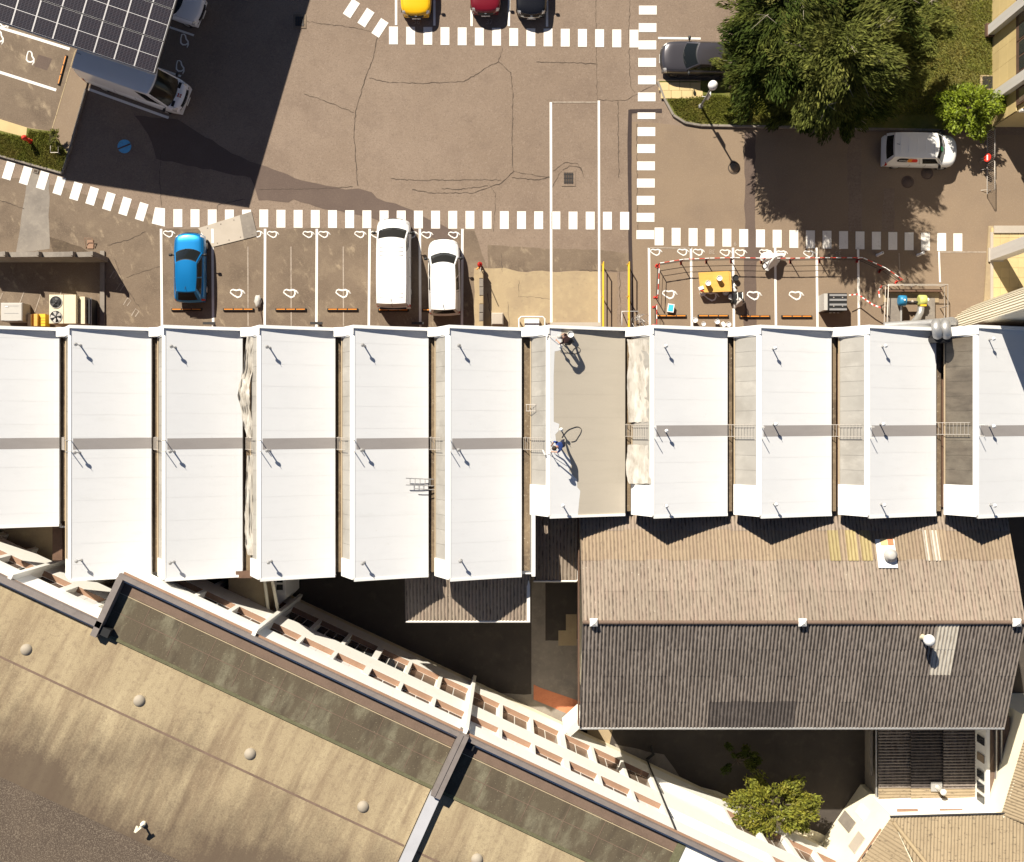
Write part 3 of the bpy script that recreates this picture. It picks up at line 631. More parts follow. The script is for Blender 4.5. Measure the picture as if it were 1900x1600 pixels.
# ================================================================== LONG BLOCK (lower left), set at an angle
TH = R(25.1); CT, ST = math.cos(TH), math.sin(TH)
def F(t, n, z): return Vector((t*CT+n*ST, -t*ST+n*CT, z))
def fbox(m, t0, t1, n0, n1, z0, z1):
    return m.hexa([F(t0,n0,z0),F(t1,n0,z0),F(t1,n1,z0),F(t0,n1,z0)], [F(t0,n0,z1),F(t1,n0,z1),F(t1,n1,z1),F(t0,n1,z1)])
D0, D1 = -13.94, -16.5
blk = thing('long_block', F(0, D0, 0), 'long angled block with white fins, terracotta sills and a weathered roof', 'building')
def fb(name, mat, *a, parent=None): m = MB(); fbox(m, *a); return m.build(name, mat, parent or blk)
BAYW = 1.84
def section(ta, tb, d, bays1, bays2, dividers):
    fb('wall', 'facade_white', ta, tb, d-3.2, d-.40, 0, 10.1)
    for z0, z1 in ((.0, 1.02), (1.05, 2.63), (5.25, 7.17), (8.65, 10.42)):
        fb('band', 'facade_cream' if z0 == 0 else 'facade_white', ta, tb, d-.40, d-(.10 if z0 == 0 else 0), z0, z1)
    fb('roof_edge_tile', 'terracotta', ta, tb, d-.2, d+.07, 10.425, 10.46)
    for row, (zs, ze, bays) in enumerate(((2.63, 5.25, bays1), (7.17, 8.65, bays2))):
        for bi, (a, b) in enumerate(bays):
            sh = MB(); fbox(sh, a+.09, b-.09, d-.30, d-.005, zs+.002, zs+.04); sh.build('sill', 'terracotta', blk)
            wn_ = fb('window', 'facade_white', a+.1, b-.1, d-.405, d-.28, zs+.002, ze)
            style = (bi*7+row*3) % 5
            npan = 3 if (row == 0 and a < -1 and a > -8) else 2
            for q in range(npan):
                pa = a+.16+(b-a-.32)*q/npan+.03; pb_ = a+.16+(b-a-.32)*(q+1)/npan-.03
                hgt = 1.05 if (row == 1) else 1.15
                mt = 'facade_white' if (row == 1 and style in (1,3)) else ('window_dark' if row == 1 or npan == 3 else 'window_brown')
                fb('pane', mt if mt != 'facade_white' else 'plastic_white', pa, pb_, d-.30, d-.265, zs+.16, ze-.1, parent=wn_)
    # fins between bays
    for zs, ze, bays in ((2.63,5.25,bays1),(7.17,8.65,bays2)):
        ends = sorted({round(x,2) for ab in bays for x in ab})
        for k, e in enumerate(ends):
            wide = .17 if k % 3 == 0 else .10
            m = MB()
            a, b = e-wide, e+wide
            m.hexa([F(a,d-.40,zs+.003),F(b,d-.40,zs+.003),F(b,d+.01,zs+.003),F(a,d+.01,zs+.003)], [F(a,d-.40,ze-.003),F(b,d-.40,ze-.003),F(b,d+.01,ze-.003),F(a,d+.01,ze-.003)])
            m.build('fin', 'facade_white', blk)
    for t_ in dividers:
        fb('divider', 'facade_white', t_-.09, t_+.09, d-.2, d+.30, .4, 10.62)
mk = lambda a, n: [(a+BAYW*k, a+BAYW*(k+1)) for k in range(n)]
section(-13.85, 36., D0, mk(-12.52,15)+mk(19.5,8), mk(-12.52,15)+mk(21.0,7), (-7.0, 4.04))
section(-44., -13.86, D1, mk(-18.6-BAYW*8,10), mk(-18.6-BAYW*8,10), (-18.6,))
fb('return_wall', 'facade_white', -13.85, -13.6, D1-.5, D0-.4, 0, 10.1)
# parapet gutters
ZP = 10.72
fb('parapet', 'zinc', -13.95, 36, D0-.24, D0-.03, 10.465, ZP)
fb('parapet', 'zinc', -13.98, -13.68, D1-.7, D0-.245, 10.1, ZP)
fb('parapet', 'zinc', -44, -13.7, D1-.24, D1+.06, 10.465, ZP)
fb('gutter_end', 'black_plastic', -13.66, -13.2, D1-.52, D1-.12, 10.2, 10.62)
# flat strip roof behind the parapet
NL = -17.05
def strip(ta, tb):
    st = fb('strip_roof', 'roof_moss', ta, tb, NL, D0-.24, 9.9, 10.22)
    fb('border', 'roof_border', ta, tb, D0-.95, D0-.245, 10.221, 10.228, parent=st)
    fb('seam', 'gutter_lip', ta, tb, D0-1.02, D0-.99, 10.222, 10.236, parent=st)
    fb('seam', 'roof_border', ta, tb, -15.85, -15.82, 10.222, 10.23, parent=st)
    k = ta+1.6
    while k < tb-.5:
        fb('seam', 'roof_border', k, k+.025, NL+.3, D0-1.0, 10.222, 10.229, parent=st); k += rnd.uniform(1.6,2.6)
    fb('moss_line', 'moss_green', ta, tb, NL-.06, NL+.09, 10.1, 10.245, parent=st)
strip(-13.67, 3.78); strip(4.34, 15.6)
fb('strip_roof', 'metal_white', 15.7, 36, NL, D0-.24, 9.9, 10.25)
fb('moss_line', 'moss_green', 15.5, 15.9, NL+.1, D0-.3, 10.23, 10.30)
# barrel roof
def rz_(n): q = -17.05-n; return 10.12+1.35*(1-((q-13)/13)**2)
def barrel(ta, tb, n0, n1, mat, name='barrel_roof', lift=0.):
    K = 22; rows = []
    for k in range(K+1):
        n = n0+(n1-n0)*k/K; rows.append([F(ta,n,rz_(n)+lift), F((ta+tb)/2,n,rz_(n)+lift), F(tb,n,rz_(n)+lift)])
    return MB().grid(rows).build(name, mat, blk)
NS2 = -24.75
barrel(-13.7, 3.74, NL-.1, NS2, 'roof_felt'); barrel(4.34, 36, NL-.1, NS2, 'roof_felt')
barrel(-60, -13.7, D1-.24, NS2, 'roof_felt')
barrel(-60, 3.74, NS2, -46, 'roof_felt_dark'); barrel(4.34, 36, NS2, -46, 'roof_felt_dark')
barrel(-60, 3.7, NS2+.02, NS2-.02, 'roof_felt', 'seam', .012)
for n_, t0, t1 in ((-19.95,-60,3.7),(-19.95,4.4,36)): barrel(t0, t1, n_+.05, n_-.05, 'roof_border', 'seam', .010)
# raised expansion wall
m = MB(); fbox(m, 3.80, 4.28, NL-.1, D0+.02, 9.9, 10.95); m.build('expansion_wall', 'zinc', blk)
m = MB(); fbox(m, 3.80, 4.02, NL-.05, D0-.0, 10.951, 10.985); m.build('capping', 'zinc', blk)
K = 14; top = []; 
m = MB()
for k in range(K):
    a = NL-.1-(27*k/K); b = NL-.1-(27*(k+1)/K)
    m.hexa([F(3.78,b,rz_(b)-.2),F(4.30,b,rz_(b)-.2),F(4.30,a,rz_(a)-.2),F(3.78,a,rz_(a)-.2)], [F(3.78,b,rz_(b)+.42),F(4.30,b,rz_(b)+.42),F(4.30,a,rz_(a)+.42),F(3.78,a,rz_(a)+.42)])
m.build('expansion_wall', 'zinc_light', blk)
fb('downpipe_head', 'black_plastic', 4.35, 4.75, D0-.62, D0-.3, 10.23, 10.5)
# roof domes
for px, py in ((47,1207),(257,1302),(463,1401),(673,1499),(885,1597)):
    c = P(px, py, 10.6); z = 10.44
    pr = [(.30*math.cos(a*math.pi/16), .26*math.sin(a*math.pi/16)) for a in range(0, 8)]+[(.01,.26)]
    o = MB().lathe((c.x,c.y,z), pr, 18).build('roof_dome', 'dome_grey', blk)
    MB().lathe((c.x,c.y,z-.02), [(.36,0),(.36,.05),(.30,.06)], 18).build('collar', 'roof_felt', o)
# aerial stub on the roof
c = P(265, 1530, 11.3); z = 11.25
m = MB(); m.lathe((c.x,c.y,z-.1), [(.12,0),(.12,.2),(.05,.22),(.05,.65)], 10); m.box((c.x,c.y,z+.62), (.34,.10,.08), R(40)); m.box((c.x-.1,c.y,z+.62), (.10,.30,.06), R(-20))
m.build('roof_cowl', 'facade_cream', blk)
# downpipe between fins and blank wall
MB().tube([F(15.1,D0+.06,.2),F(15.1,D0+.06,10.4)], .045, 8).build('downpipe', 'dark_metal', blk)
MB().tube([F(15.1,D0+.06,.2),P(1212,1400,.3),P(1208,1385,.3)], .09, 8).build('downpipe', 'dark_metal', blk)
# small wing wall between fin 9 and the yard
m = MB(); a, b = F(9.9,D0+.05,0), P(1078,1310,1.0)
d = (b-a); d.z = 0; nn = Vector((-d.y,d.x,0)).normalized()*.22
m.hexa([a-nn,a+nn,b+nn,b-nn][::-1], [v+Vector((0,0,2.6)) for v in ([a-nn,a+nn,b+nn,b-nn][::-1])]); m.build('wing_wall', 'facade_white', blk)

# ---- links between hall and block on the left
lk = thing('link_roof', P(60,1010,0), 'tan flat roofed link between hall and angled block at left', 'building')
MB().prism(pp([(-60,965),(118,965),(118,1050),(100,1047),(0,1003),(-60,976)], 4.2), 0, 4.2).build('walls', 'facade_cream', lk)
MB().prism(pp([(-60,965),(118,965),(118,1050),(100,1047),(0,1003),(-60,976)], 4.2), 4.203, 4.28).build('roof', 'concrete', lk)
dk = thing('dark_duct', P(108,1000,0), 'tall dark brown duct beside the first skylight gutter', 'duct')
m = MB(); c = P(108, 1003, 7.0); m.box((c.x, c.y, 3.6), (.50, 2.0, 7.0)); m.build('shaft', 'brick_brown', dk)
MB().box((c.x-.32, c.y+.95, 7.2), (1.0,.34,.14)).build('cap', 'brick_brown', dk)
MB().box((c.x+.36, c.y+.72, 7.22), (.36,.10,.06)).build('bracket', 'plastic_white', dk)
l2 = thing('link_wall', P(465,1090,0), 'tan end wall with white downpipes below the third roof bay', 'wall')
MB().prism(pp([(424,1060),(496,1060),(496,1140),(424,1105)], 5.2), 0, 5.2).build('body', 'concrete', l2)
for a in (490,504): MB().tube([P(a,1070,5.4), P(a+(8 if a<500 else 12),1135,5.3), P(a+14,1146,1.2)], .09, 8).build('downpipe', 'facade_cream', l2)
MB().prism(pp([(508,1060),(530,1060),(530,1110),(510,1130)], 3.5), 0, 3.5).build('bay', 'facade_white', l2)
for k in range(2):
    c = P(519, 1076+k*14, 3.51); MB().box(c, (.34,.30,.02)).build('pane', 'window_dark', l2)
bl = thing('roof_edge_brick', P(440,1062,0), 'weathered brick coping stub at the foot of the third gutter', 'coping')
c = P(441,1066,8.0); MB().box((c.x,c.y,7.95), (1.5,.34,.30)).build('coping', 'brick_brown', bl); MB().box((c.x,c.y,7.4), (1.3,.25,.8)).build('core', 'concrete', bl)

# ================================================================== CORRUGATED BUILDINGS
CW = .177
def wave_mesh(ncor, length, mat, amp=.026, seg=6, skew=0.):
    n = ncor*seg; rows = []
    for y in (0, length):
        rows.append([(k*CW/seg, y, amp*math.cos(2*math.pi*k/seg)) for k in range(n+1)])
    return MB().grid(rows).mesh('sheet', mat)
def slope_roof(root, x0, x1, ytop, ztop, ybot, zbot, rows, pick, ncor=6, along=None):
    "lay overlapping corrugated sheets from the bottom edge up; ridge at ytop"
    dy = ytop-ybot; L_ = math.hypot(dy, ztop-zbot); ang = math.atan2(ztop-zbot, dy)
    cols = max(1, round((x1-x0)/(ncor*CW))); sx = (x1-x0)/(cols*ncor*CW)
    rl = L_/rows
    cache = {}
    for r in range(rows):
        for c in range(cols):
            mt = pick(r, c, rows, cols)
            if mt not in cache: cache[mt] = wave_mesh(ncor, rl+.06, mt)
            o = bpy.data.objects.new('sheet', cache[mt]); col.objects.link(o); o.parent = root
            d0 = r*rl
            s_ = 1 if dy > 0 else -1
            y = ybot+d0*math.cos(ang)*1.0; z = zbot+d0*math.sin(ang)
            o.location = Vector((x0+c*ncor*CW*sx, y, z+.012*((r+c) % 2)+.006*r)) - ROOTOFF[root.name]
            o.rotation_euler = (ang, 0, rnd.uniform(-.002,.002)); o.scale = (sx, 1, 1)
shed = thing('corrugated_shed', P(1480,1155,0), 'long shed with a double pitched mossy corrugated roof below the hall', 'building')
YR, ZRG = P(0,1155,9.3).y, 9.3; YE, ZE = P(0,1350,7.2).y, 7.2
SX0, SX1 = P(1078,0,8.3).x, P(1884,0,8.3).x
YE2 = YR+(YR-YE)
MB().box(((SX0+SX1)/2+.1, (YE+.5+YE2)/2, 3.5), (SX1-SX0-.7, YE2-YE-.9, 7.0)).build('wall', 'facade_cream', shed)
def pick_up(r, c, rows, cols):           # rows counted from the north eave
    if r == 1:
        return 'sheet_clean'
    if r == 2 and c == 20: return 'sheet_clean'
    return 'sheet_moss'
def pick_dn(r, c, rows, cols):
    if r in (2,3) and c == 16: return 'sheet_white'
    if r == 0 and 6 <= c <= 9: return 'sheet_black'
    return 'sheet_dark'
# south slope (faces away from the sun): bottom edge YE rising to the ridge
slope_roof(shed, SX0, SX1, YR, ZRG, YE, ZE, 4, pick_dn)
# north slope: built from the eave with a mirrored sheet
def slope_roof_n(root, x0, x1, yridge, zr, yeave, ze, rows, pick, ncor=6):
    dy = yeave-yridge; L_ = math.hypot(dy, zr-ze); ang = math.atan2(zr-ze, dy); cols = max(1, round((x1-x0)/(ncor*CW))); sx = (x1-x0)/(cols*ncor*CW); rl = L_/rows; cache = {}
    for r in range(rows):
        for c in range(cols):
            mt = pick(r, c, rows, cols)
            if mt not in cache: cache[mt] = wave_mesh(ncor, rl+.06, mt)
            o = bpy.data.objects.new('sheet', cache[mt]); col.objects.link(o); o.parent = root
            d0 = L_-(r+1)*rl
            o.location = Vector((x0+c*ncor*CW*sx, yridge+d0*math.cos(ang), zr-d0*math.sin(ang)+.012*((r+c) % 2)+.006*(rows-r)-.03)) - ROOTOFF[root.name]
            o.rotation_euler = (-ang, 0, rnd.uniform(-.002,.002)); o.scale = (sx, 1, 1)
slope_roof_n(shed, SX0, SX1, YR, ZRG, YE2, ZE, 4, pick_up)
def strip_sheet(px, mat, ncor):                        # odd translucent sheets let into the second row
    an = math.atan2(ZRG-ZE, YE2-YR); L_ = math.hypot(YE2-YR, ZRG-ZE); d0 = L_-2*L_/4; x = round((P(px,0,8.4).x-SX0)/CW)*CW+SX0
    o = bpy.data.objects.new('sheet', wave_mesh(ncor, L_/4+.03, mat)); col.objects.link(o); o.parent = shed
    o.location = Vector((x, YR+d0*math.cos(an), ZRG-d0*math.sin(an)+.035)) - ROOTOFF[shed.name]; o.rotation_euler = (-an,0,0)
for px, mt, n_ in ((1541,'sheet_yellow',3),(1573,'sheet_yellow',3),(1604,'sheet_yellow',3),(1720,'sheet_white',1),(1731,'sheet_white',1),(1741,'sheet_white',1)): strip_sheet(px, mt, n_)
for k in range(12):
    a = SX0+(SX1-SX0)*k/12; b = SX0+(SX1-SX0)*(k+1)/12
    MB().tube([(a+.01,YR,ZRG+.03),(b-.01,YR,ZRG+.03)], .10, 8).build('ridge_tile', 'roof_border', shed)
for px in (1102,1490,1888):
    c = P(px,1156,9.5); m = MB(); m.hexa([c+Vector((a*.2,b*.2,-.1)) for a,b in ((-1,-1),(1,-1),(1,1),(-1,1))],[c+Vector((a*.16,b*.16,.06)) for a,b in ((-1,-1),(1,-1),(1,1),(-1,1))])
    m.add([c+Vector((a*.16,b*.16,.06)) for a,b in ((-1,-1),(1,-1),(1,1),(-1,1))]+[c+Vector((0,0,.2))], [(0,1,4),(1,2,4),(2,3,4),(3,0,4)]); m.build('ridge_block', 'metal_white', shed)
MB().tube([(SX0,YE-.06,ZE-.05),(SX1,YE-.06,ZE-.05)], .07, 8).build('gutter', 'galvanised', shed)
MB().box((SX0-.05,(YE+YE2)/2,7.2), (.06,YE2-YE-.3,.5)).build('verge', 'brick_brown', shed)
# white flashing with cowl on the north slope
def nz(y): return ZRG-(y-YR)*(ZRG-ZE)/(YE2-YR)
def sz(y): return ZRG-(YR-y)*(ZRG-ZE)/(YR-YE)
c = P(1647, 1028, 8.3); y = c.y; z = nz(y)
fl = MB(); an = math.atan2(ZRG-ZE, YE2-YR); Mx = Matrix.Rotation(-an, 4, 'X'); fl.box((c.x-.02, y, z+.06), (.95,1.45,.05), m=Mx); fo = fl.build('flashing', 'plastic_white', shed)
MB().box((c.x+.25,y+.55,nz(y+.55)+.10), (.28,.30,.04), m=Mx).build('rust_stain', 'orange_paint', fo)
MB().box((c.x-.08,y+.56,nz(y+.56)+.095), (.34,.34,.03), m=Mx).build('plate', 'paving', fo)
MB().lathe((c.x+.08,y-.05,z), [(.24,0),(.24,.30),(.33,.32),(.33,.40),(.22,.46),(.22,.58),(.12,.62),(.03,.63)], 20).build('cowl', 'cabinet_grey', shed)
c = P(1722,1187,9.7); y = c.y; z = sz(y)
MB().lathe((c.x,y,z-.1), [(.20,0),(.14,.15),(.12,.2),(.12,.75)], 16).build('vent_pipe', 'cabinet_beige', shed)
MB().lathe((c.x,y,z+.62), [(.15,0),(.25,.06),(.28,.18),(.25,.32),(.14,.42),(.02,.45)], 18).build('vent_head', 'plastic_white', shed)

lean = thing('lean_to_roof', P(868,1110,0), 'small corrugated lean-to tucked under the left half of the hall edge', 'lean-to')
ax0, ax1 = P(752,0,6.7).x, P(984,0,6.7).x; ay0, ay1 = P(0,1152,6.5).y, P(0,1060,6.9).y
MB().box(((ax0+ax1)/2,(ay0+ay1)/2+.2,2.8), (ax1-ax0-.4, ay1-ay0-.3, 5.5)).build('wall', 'brick_brown', lean)
slope_roof(lean, ax0, ax1, ay1, 6.95, ay0, 6.5, 2, lambda r,c,a,b: 'sheet_moss')
MB().tube([(ax0,ay0-.05,6.47),(ax1,ay0-.05,6.47)], .06, 8).build('gutter', 'metal_white', lean)
MB().box((ax1-.10, (ay0+ay1)/2-.1, 6.82), (.16, ay1-ay0-.2, .06)).build('verge', 'metal_white', lean)
lean2 = thing('lean_to_roof', P(1034,1015,0), 'narrow corrugated lean-to between the hall corner and the long shed', 'lean-to')
bx0, bx1 = P(990,0,6.1).x, P(1070,0,6.1).x; by0, by1 = P(0,1077,5.9).y, P(0,950,6.4).y
MB().box(((bx0+bx1)/2,(by0+by1)/2+.3,2.8), (bx1-bx0-.4, by1-by0-.4, 5.6)).build('wall', 'brick_brown', lean2)
slope_roof(lean2, bx0, bx1, by1, 6.5, by0, 5.9, 2, lambda r,c,a,b: 'sheet_moss', ncor=4)
MB().tube([(bx0,by0-.05,5.90),(bx1,by0-.05,5.90),(bx1+.09,by0+.05,5.92),(bx1+.10,by1,6.4)], .05, 8).build('gutter', 'metal_white', lean2)

# ---- small wing with cross-running sheets and the cream house (lower right)
wing = thing('side_wing', P(1720,1420,0), 'small dark corrugated wing south of the long shed with one round vent', 'building')
wx0, wx1 = P(1630,0,2.3).x, P(1814,0,2.7).x; wy0, wy1 = P(0,1490,2.4).y, P(0,1320,2.4).y
MB().box(((wx0+wx1)/2,(wy0+wy1)/2,1.05), (wx1-wx0-.1, wy1-wy0-.05, 2.1)).build('wall', 'concrete_grey', wing)
me_cache = {}
ncor = 5; rows_n = round((wy1-wy0)/(ncor*CW)); sy_ = (wy1-wy0)/(rows_n*ncor*CW); lw = (wx1-wx0)/3
for r in range(rows_n):
    for c in range(3):
        mt = 'sheet_black' if c == 1 else 'sheet_dark'
        if r == 0: mt = 'sheet_ochre' if c != 1 else 'sheet_ochre'  # ochre row colours in the strip of sun along the lower edge
        if mt not in me_cache: me_cache[mt] = wave_mesh(ncor, lw+.05, mt)
        o = bpy.data.objects.new('sheet', me_cache[mt]); col.objects.link(o); o.parent = wing
        o.location = Vector((wx0+(c+1)*lw, wy0+r*ncor*CW*sy_, 2.3+.06*(c+1)+.01*((r+c)%2))) - ROOTOFF[wing.name]
        o.rotation_euler = (math.atan2(.06, lw), 0, R(90)); o.scale = (sy_, 1, 1)
MB().tube([(wx0-.06,wy0,2.15),(wx0-.06,wy1,2.15)], .06, 8).build('gutter', 'galvanised', wing)
MB().box((wx0-.22,(wy0+wy1)/2+.4,1.6), (.14,3.2,.5)).build('ledge', 'concrete_grey', wing)
c = P(1740,1462,2.7); MB().box((c.x,c.y,2.52), (.62,.52,.06)).build('flashing', 'galvanised', wing)
MB().lathe((c.x+.05,c.y-.02,2.5), [(.13,0),(.13,.75),(.17,.78),(.17,.88),(.05,.93)], 14).build('vent', 'metal_white', wing)
house = thing('cream_house', P(1760,1600,0), 'cream walled house with an ochre corrugated hipped roof at the lower right corner', 'building')
ZT = 5.4
A = Vector((20.2,-20.5,0)); B = Vector((25.8,-20.35,0)); C_ = Vector((16.9,-25.3,0)); D_ = Vector((40,-20.3,0)); E_ = Vector((40,-40,0)); G_ = Vector((16.9,-40,0))
wallm = MB().prism([A, B, Vector((27.4,-15.2,0)), Vector((40,-15.2,0)), E_, G_, C_], 0, ZT); wallm.build('wall', 'facade_cream', house)
lit = MB().prism([A+Vector((-.02,.03,0)), B+Vector((-.0,.03,0)), B+Vector((0,-.2,0)), A+Vector((.2,-.2,0))], 2.0, ZT-.02); lit.build('upper_wall', 'facade_white', house)
def hip(poly, apex, mat, name):
    pass
# roof planes: north plane and the north-west plane meeting on a hip
def plane_sheets(o, u, v, nu, nv, wu, mat, clip=None, seg=6, amp=.026):
    "corrugations run along v; u across"
    n_ = u.cross(v).normalized(); lu, lv = u.length, v.length; uu, vv = u.normalized(), v.normalized()
    for i in range(nu):
        for j in range(nv):
            m = MB(); n = 6*seg; du = lu/nu; dv = lv/nv; rows = []
            for y in (j*dv-.03, (j+1)*dv+.03):
                row = []
                for k in range(n+1):
                    a = i*du+du*k/n; y_ = y
                    if clip: y_ = clip(a/lu, y/lv)*lv
                    row.append(o+uu*a+vv*y_+n_*(amp*math.cos(2*math.pi*k/seg)+.012*((i+j)%2)))
                rows.append(row)
            if clip and (rows[0][0]-rows[1][0]).length < 1e-3 and (rows[0][-1]-rows[1][-1]).length < 1e-3: continue
            m.grid(rows).build('sheet', mat, house)
o1 = Vector((19.35,-19.82,ZT+.02))
nw = (C_-A).normalized(); hipd = Vector((.45,-.52,.22))
# north plane: eave from A to B, rising to the south
plane_sheets(Vector((19.95,-20.35,ZT)), Vector((14.0,.37,0)), Vector((-.9,-6.5,1.55)), 13, 3, 1, 'sheet_ochre', clip=lambda a, y: min(y, max(0., a*14.0/3.9+.0)) if a*14.0 < 3.9 else y)
plane_sheets(C_+Vector((-.25,.15,ZT)), (A-C_)*1.0+Vector((0,0,0)), Vector((5.6,-3.3,1.5)), 5, 3, 1, 'sheet_ochre', clip=lambda a, y: min(y, (1-a)*1.25))
plane_sheets(Vector((25.75,-20.2,ZT)), Vector((1.7,5.6,0)), Vector((6.5,-2.2,1.6)), 6, 3, 1, 'sheet_ochre')
MB().tube([A+Vector((-.15,-.05,ZT+.05)), A+Vector((3.2,-4.4,ZT+1.35))], .11, 8).build('hip_tile', 'concrete', house)
MB().tube([(19.9,-20.29,ZT-.02),(25.9,-20.12,ZT-.02)], .06, 8).build('gutter', 'dark_metal', house)
for x0_, x1_ in ((20.7,21.8),(23.0,24.2)):
    MB().box(((x0_+x1_)/2,-20.48,3.75), (x1_-x0_,.10,.9)).build('window', 'facade_white', house)
    MB().box(((x0_+x1_)/2,-20.40,4.25), (x1_-x0_,.16,.07)).build('window_head', 'terracotta', house)
wq = (C_-A).normalized(); wnn = Vector((-abs(wq.y),abs(wq.x),0)).normalized()
for s0, s1, z0, z1, mt in ((.7,1.3,1.4,2.6,'facade_white'),(1.7,2.4,.3,2.1,'concrete_grey'),(1.9,2.9,2.9,3.9,'concrete_pale'),(.9,4.2,4.6,4.75,'terracotta')):
    m = MB(); a = A+wq*s0; b = A+wq*s1; m.hexa([a,b,b+wnn*.06,a+wnn*.06],[a,b,b+wnn*.06,a+wnn*.06])
    m.v = [(v[0],v[1],z0 if k < 4 else z1) for k, v in enumerate(m.v)]; m.build('window', mt, house)
for k in range(5):
    a = A+wq*(2.0+.55*k)+wnn*.03; MB().box((a.x,a.y,5.0), (.16,.34,.22), math.atan2(wq.y,wq.x)+R(90)).build('vent_slot', 'window_dark', house)
# east passage wall with slots, brown strip and drain channel
pw_ = thing('passage_wall', P(1828,1440,0), 'white wall with dark slots east of the small wing', 'wall')
c0, c1 = P(1826,1325,3.4), P(1828,1512,3.4)
MB().box(((c0.x+c1.x)/2,(c0.y+c1.y)/2,1.9), (.18,abs(c1.y-c0.y),3.8)).build('wall', 'facade_white', pw_)
for k, py in enumerate((1375,1408,1440,1462,1484)):
    c = P(1828,py,3.4); MB().box((c0.x-.10,c.y,3.2), (.04,.42,.8)).build('slot', 'window_dark' if k != 1 else 'sheet_clean', pw_)
ch = thing('roof_channel', P(1850,1440,0), 'narrow brown flat roof with a metal drain channel beside the white slotted wall', 'roof')
c0, c1 = P(1836,1330,3.6), P(1874,1510,3.6)
MB().box(((c0.x+c1.x)/2,(c0.y+c1.y)/2,1.8), (c1.x-c0.x,abs(c1.y-c0.y),3.6)).build('slab', 'roof_border', ch)
a = P(1853,1340,3.7).x
for dx in (-.14,.14): MB().box((a+dx,(c0.y+c1.y)/2,3.68), (.06,abs(c1.y-c0.y)-.1,.16)).build('channel_side', 'galvanised', ch)
MB().box((a,c1.y+.55,3.70), (.34,1.0,.2)).build('outlet', 'metal_white', ch)
# ================================================================== BUILDING WITH COLUMNS (right edge)
cb = thing('column_building', P(1850,110,0), 'cream stone building with tall pale columns at the upper right edge', 'building')
FX = P(1841,0,0).x; FY = P(0,236,0).y
MB().box((FX+9, FY+20, 8), (17.9, 40, 16)).build('core', 'stone_cream', cb)
y = FY
k = 0
for k in range(12):                                    # stone facing panels with joints
    y0, y1 = FY+.02+k*1.02, FY+.02+(k+1)*1.02
    for z0, z1 in ((.05,1.0),(1.0,1.95),(1.95,2.85)):
        MB().box((FX-.03,(y0+y1)/2,(z0+z1)/2), (.06,y1-y0-.012,z1-z0-.012)).build('stone_panel', 'stone_cream', cb)
for k in range(7):
    y0 = FY+.3+k*1.75
    w0 = MB().box((FX-.04,y0+.83,4.6), (.08,1.70,3.4)).build('window', 'brick_brown', cb)
    for a in (0, 1): MB().box((FX-.085,y0+.42+a*.82,4.7), (.02,.72,2.9)).build('pane', 'window_dark' if (k+a) % 3 else 'window_brown', w0)
for zz in (6.4, 10.2): MB().box((FX-.03,FY+20,zz+.5), (.06,40,1.0)).build('spandrel', 'stone_cream', cb)
for py in (61, 189):
    c = P(1838 if py < 100 else 1848, py, 0)
    MB().box((FX-.12+.0,c.y,8), (.62,.56,16)).build('column', 'column_white', cb)
MB().box((P(1833,62,0).x,P(0,60,0).y,.2), (.5,.75,.4)).build('plinth', 'brick_brown', cb)
MB().box((FX+.6,FY-.06,3.2), (1.2,.12,.3)).build('awning_rail', 'metal_white', cb)
lw_ = thing('light_well', P(1829,155,0), 'dark grated light well against the cream stone wall', 'grate')
c = P(1829,155,0); MB().box(c+Vector((0,0,.14)), (.8,.85,.05)).build('frame', 'concrete', lw_); MB().box(c+Vector((.05,0,.17)), (.62,.7,.02)).build('grate', 'dark_metal', lw_)
# tiled terrace with the free column
ter = MB().prism(pp([(1833,420),(2000,420),(2000,600),(1822,600)]), .002, .10).build('terrace', 'concrete', kind='structure')
for i in range(9):
    for j in range(9):
        a, b = 1846+i*16.5, 433+j*18.5
        MB().cham(P(a,b)+Vector((0,0,.105)), (.505,.57,.03), 0, .006).build('slab', 'paving', ter)
MB().box(P(1915,427)+Vector((0,0,.10)), (4.6,.42,.22)).build('step', 'concrete_pale', ter)
MB().box(P(1838,515)+Vector((0,0,.09)), (.16,5.2,.16)).build('edging', 'concrete_pale', ter)
fc = thing('tall_column', P(1842,478,0), 'tall free standing pale column on the tiled terrace', 'column')
c = P(1845,474,0); MB().box(c+Vector((0,0,5)), (.72,.66,10)).build('shaft', 'column_white', fc); MB().box(c+Vector((0,0,.17)), (.86,.8,.12)).build('base', 'concrete_pale', fc)
# curved metal clad wall
cw = thing('curved_wall', P(1800,580,0), 'tall curved wall clad in ivory ribbed metal beside the terrace', 'wall')
arc = [(24.75,5.50),(25.0,5.8),(25.35,6.2),(25.8,6.6),(26.3,6.95),(26.9,7.25),(27.6,7.5),(28.4,7.7),(29.3,7.82),(30.5,7.9)]
fine = []
for (a, b), (c, d) in zip(arc, arc[1:]):
    for k in range(4): fine.append((a+(c-a)*k/4, b+(d-b)*k/4))
LEAN = -1.7                                            # the wall leans out to the left as it rises
m = MB(); pl_ = ([Vector((p[0],p[1],0)) for p in arc]+[Vector((31.5,5.50,0))])[::-1]; n_ = len(pl_)
m.add([tuple(v) for v in pl_]+[(v.x+LEAN,v.y,15.) for v in pl_], [tuple(range(n_-1,-1,-1)),tuple(range(n_,2*n_))]+[(i,(i+1)%n_,n_+(i+1)%n_,n_+i) for i in range(n_)]); m.build('core', 'metal_ivory', cw)
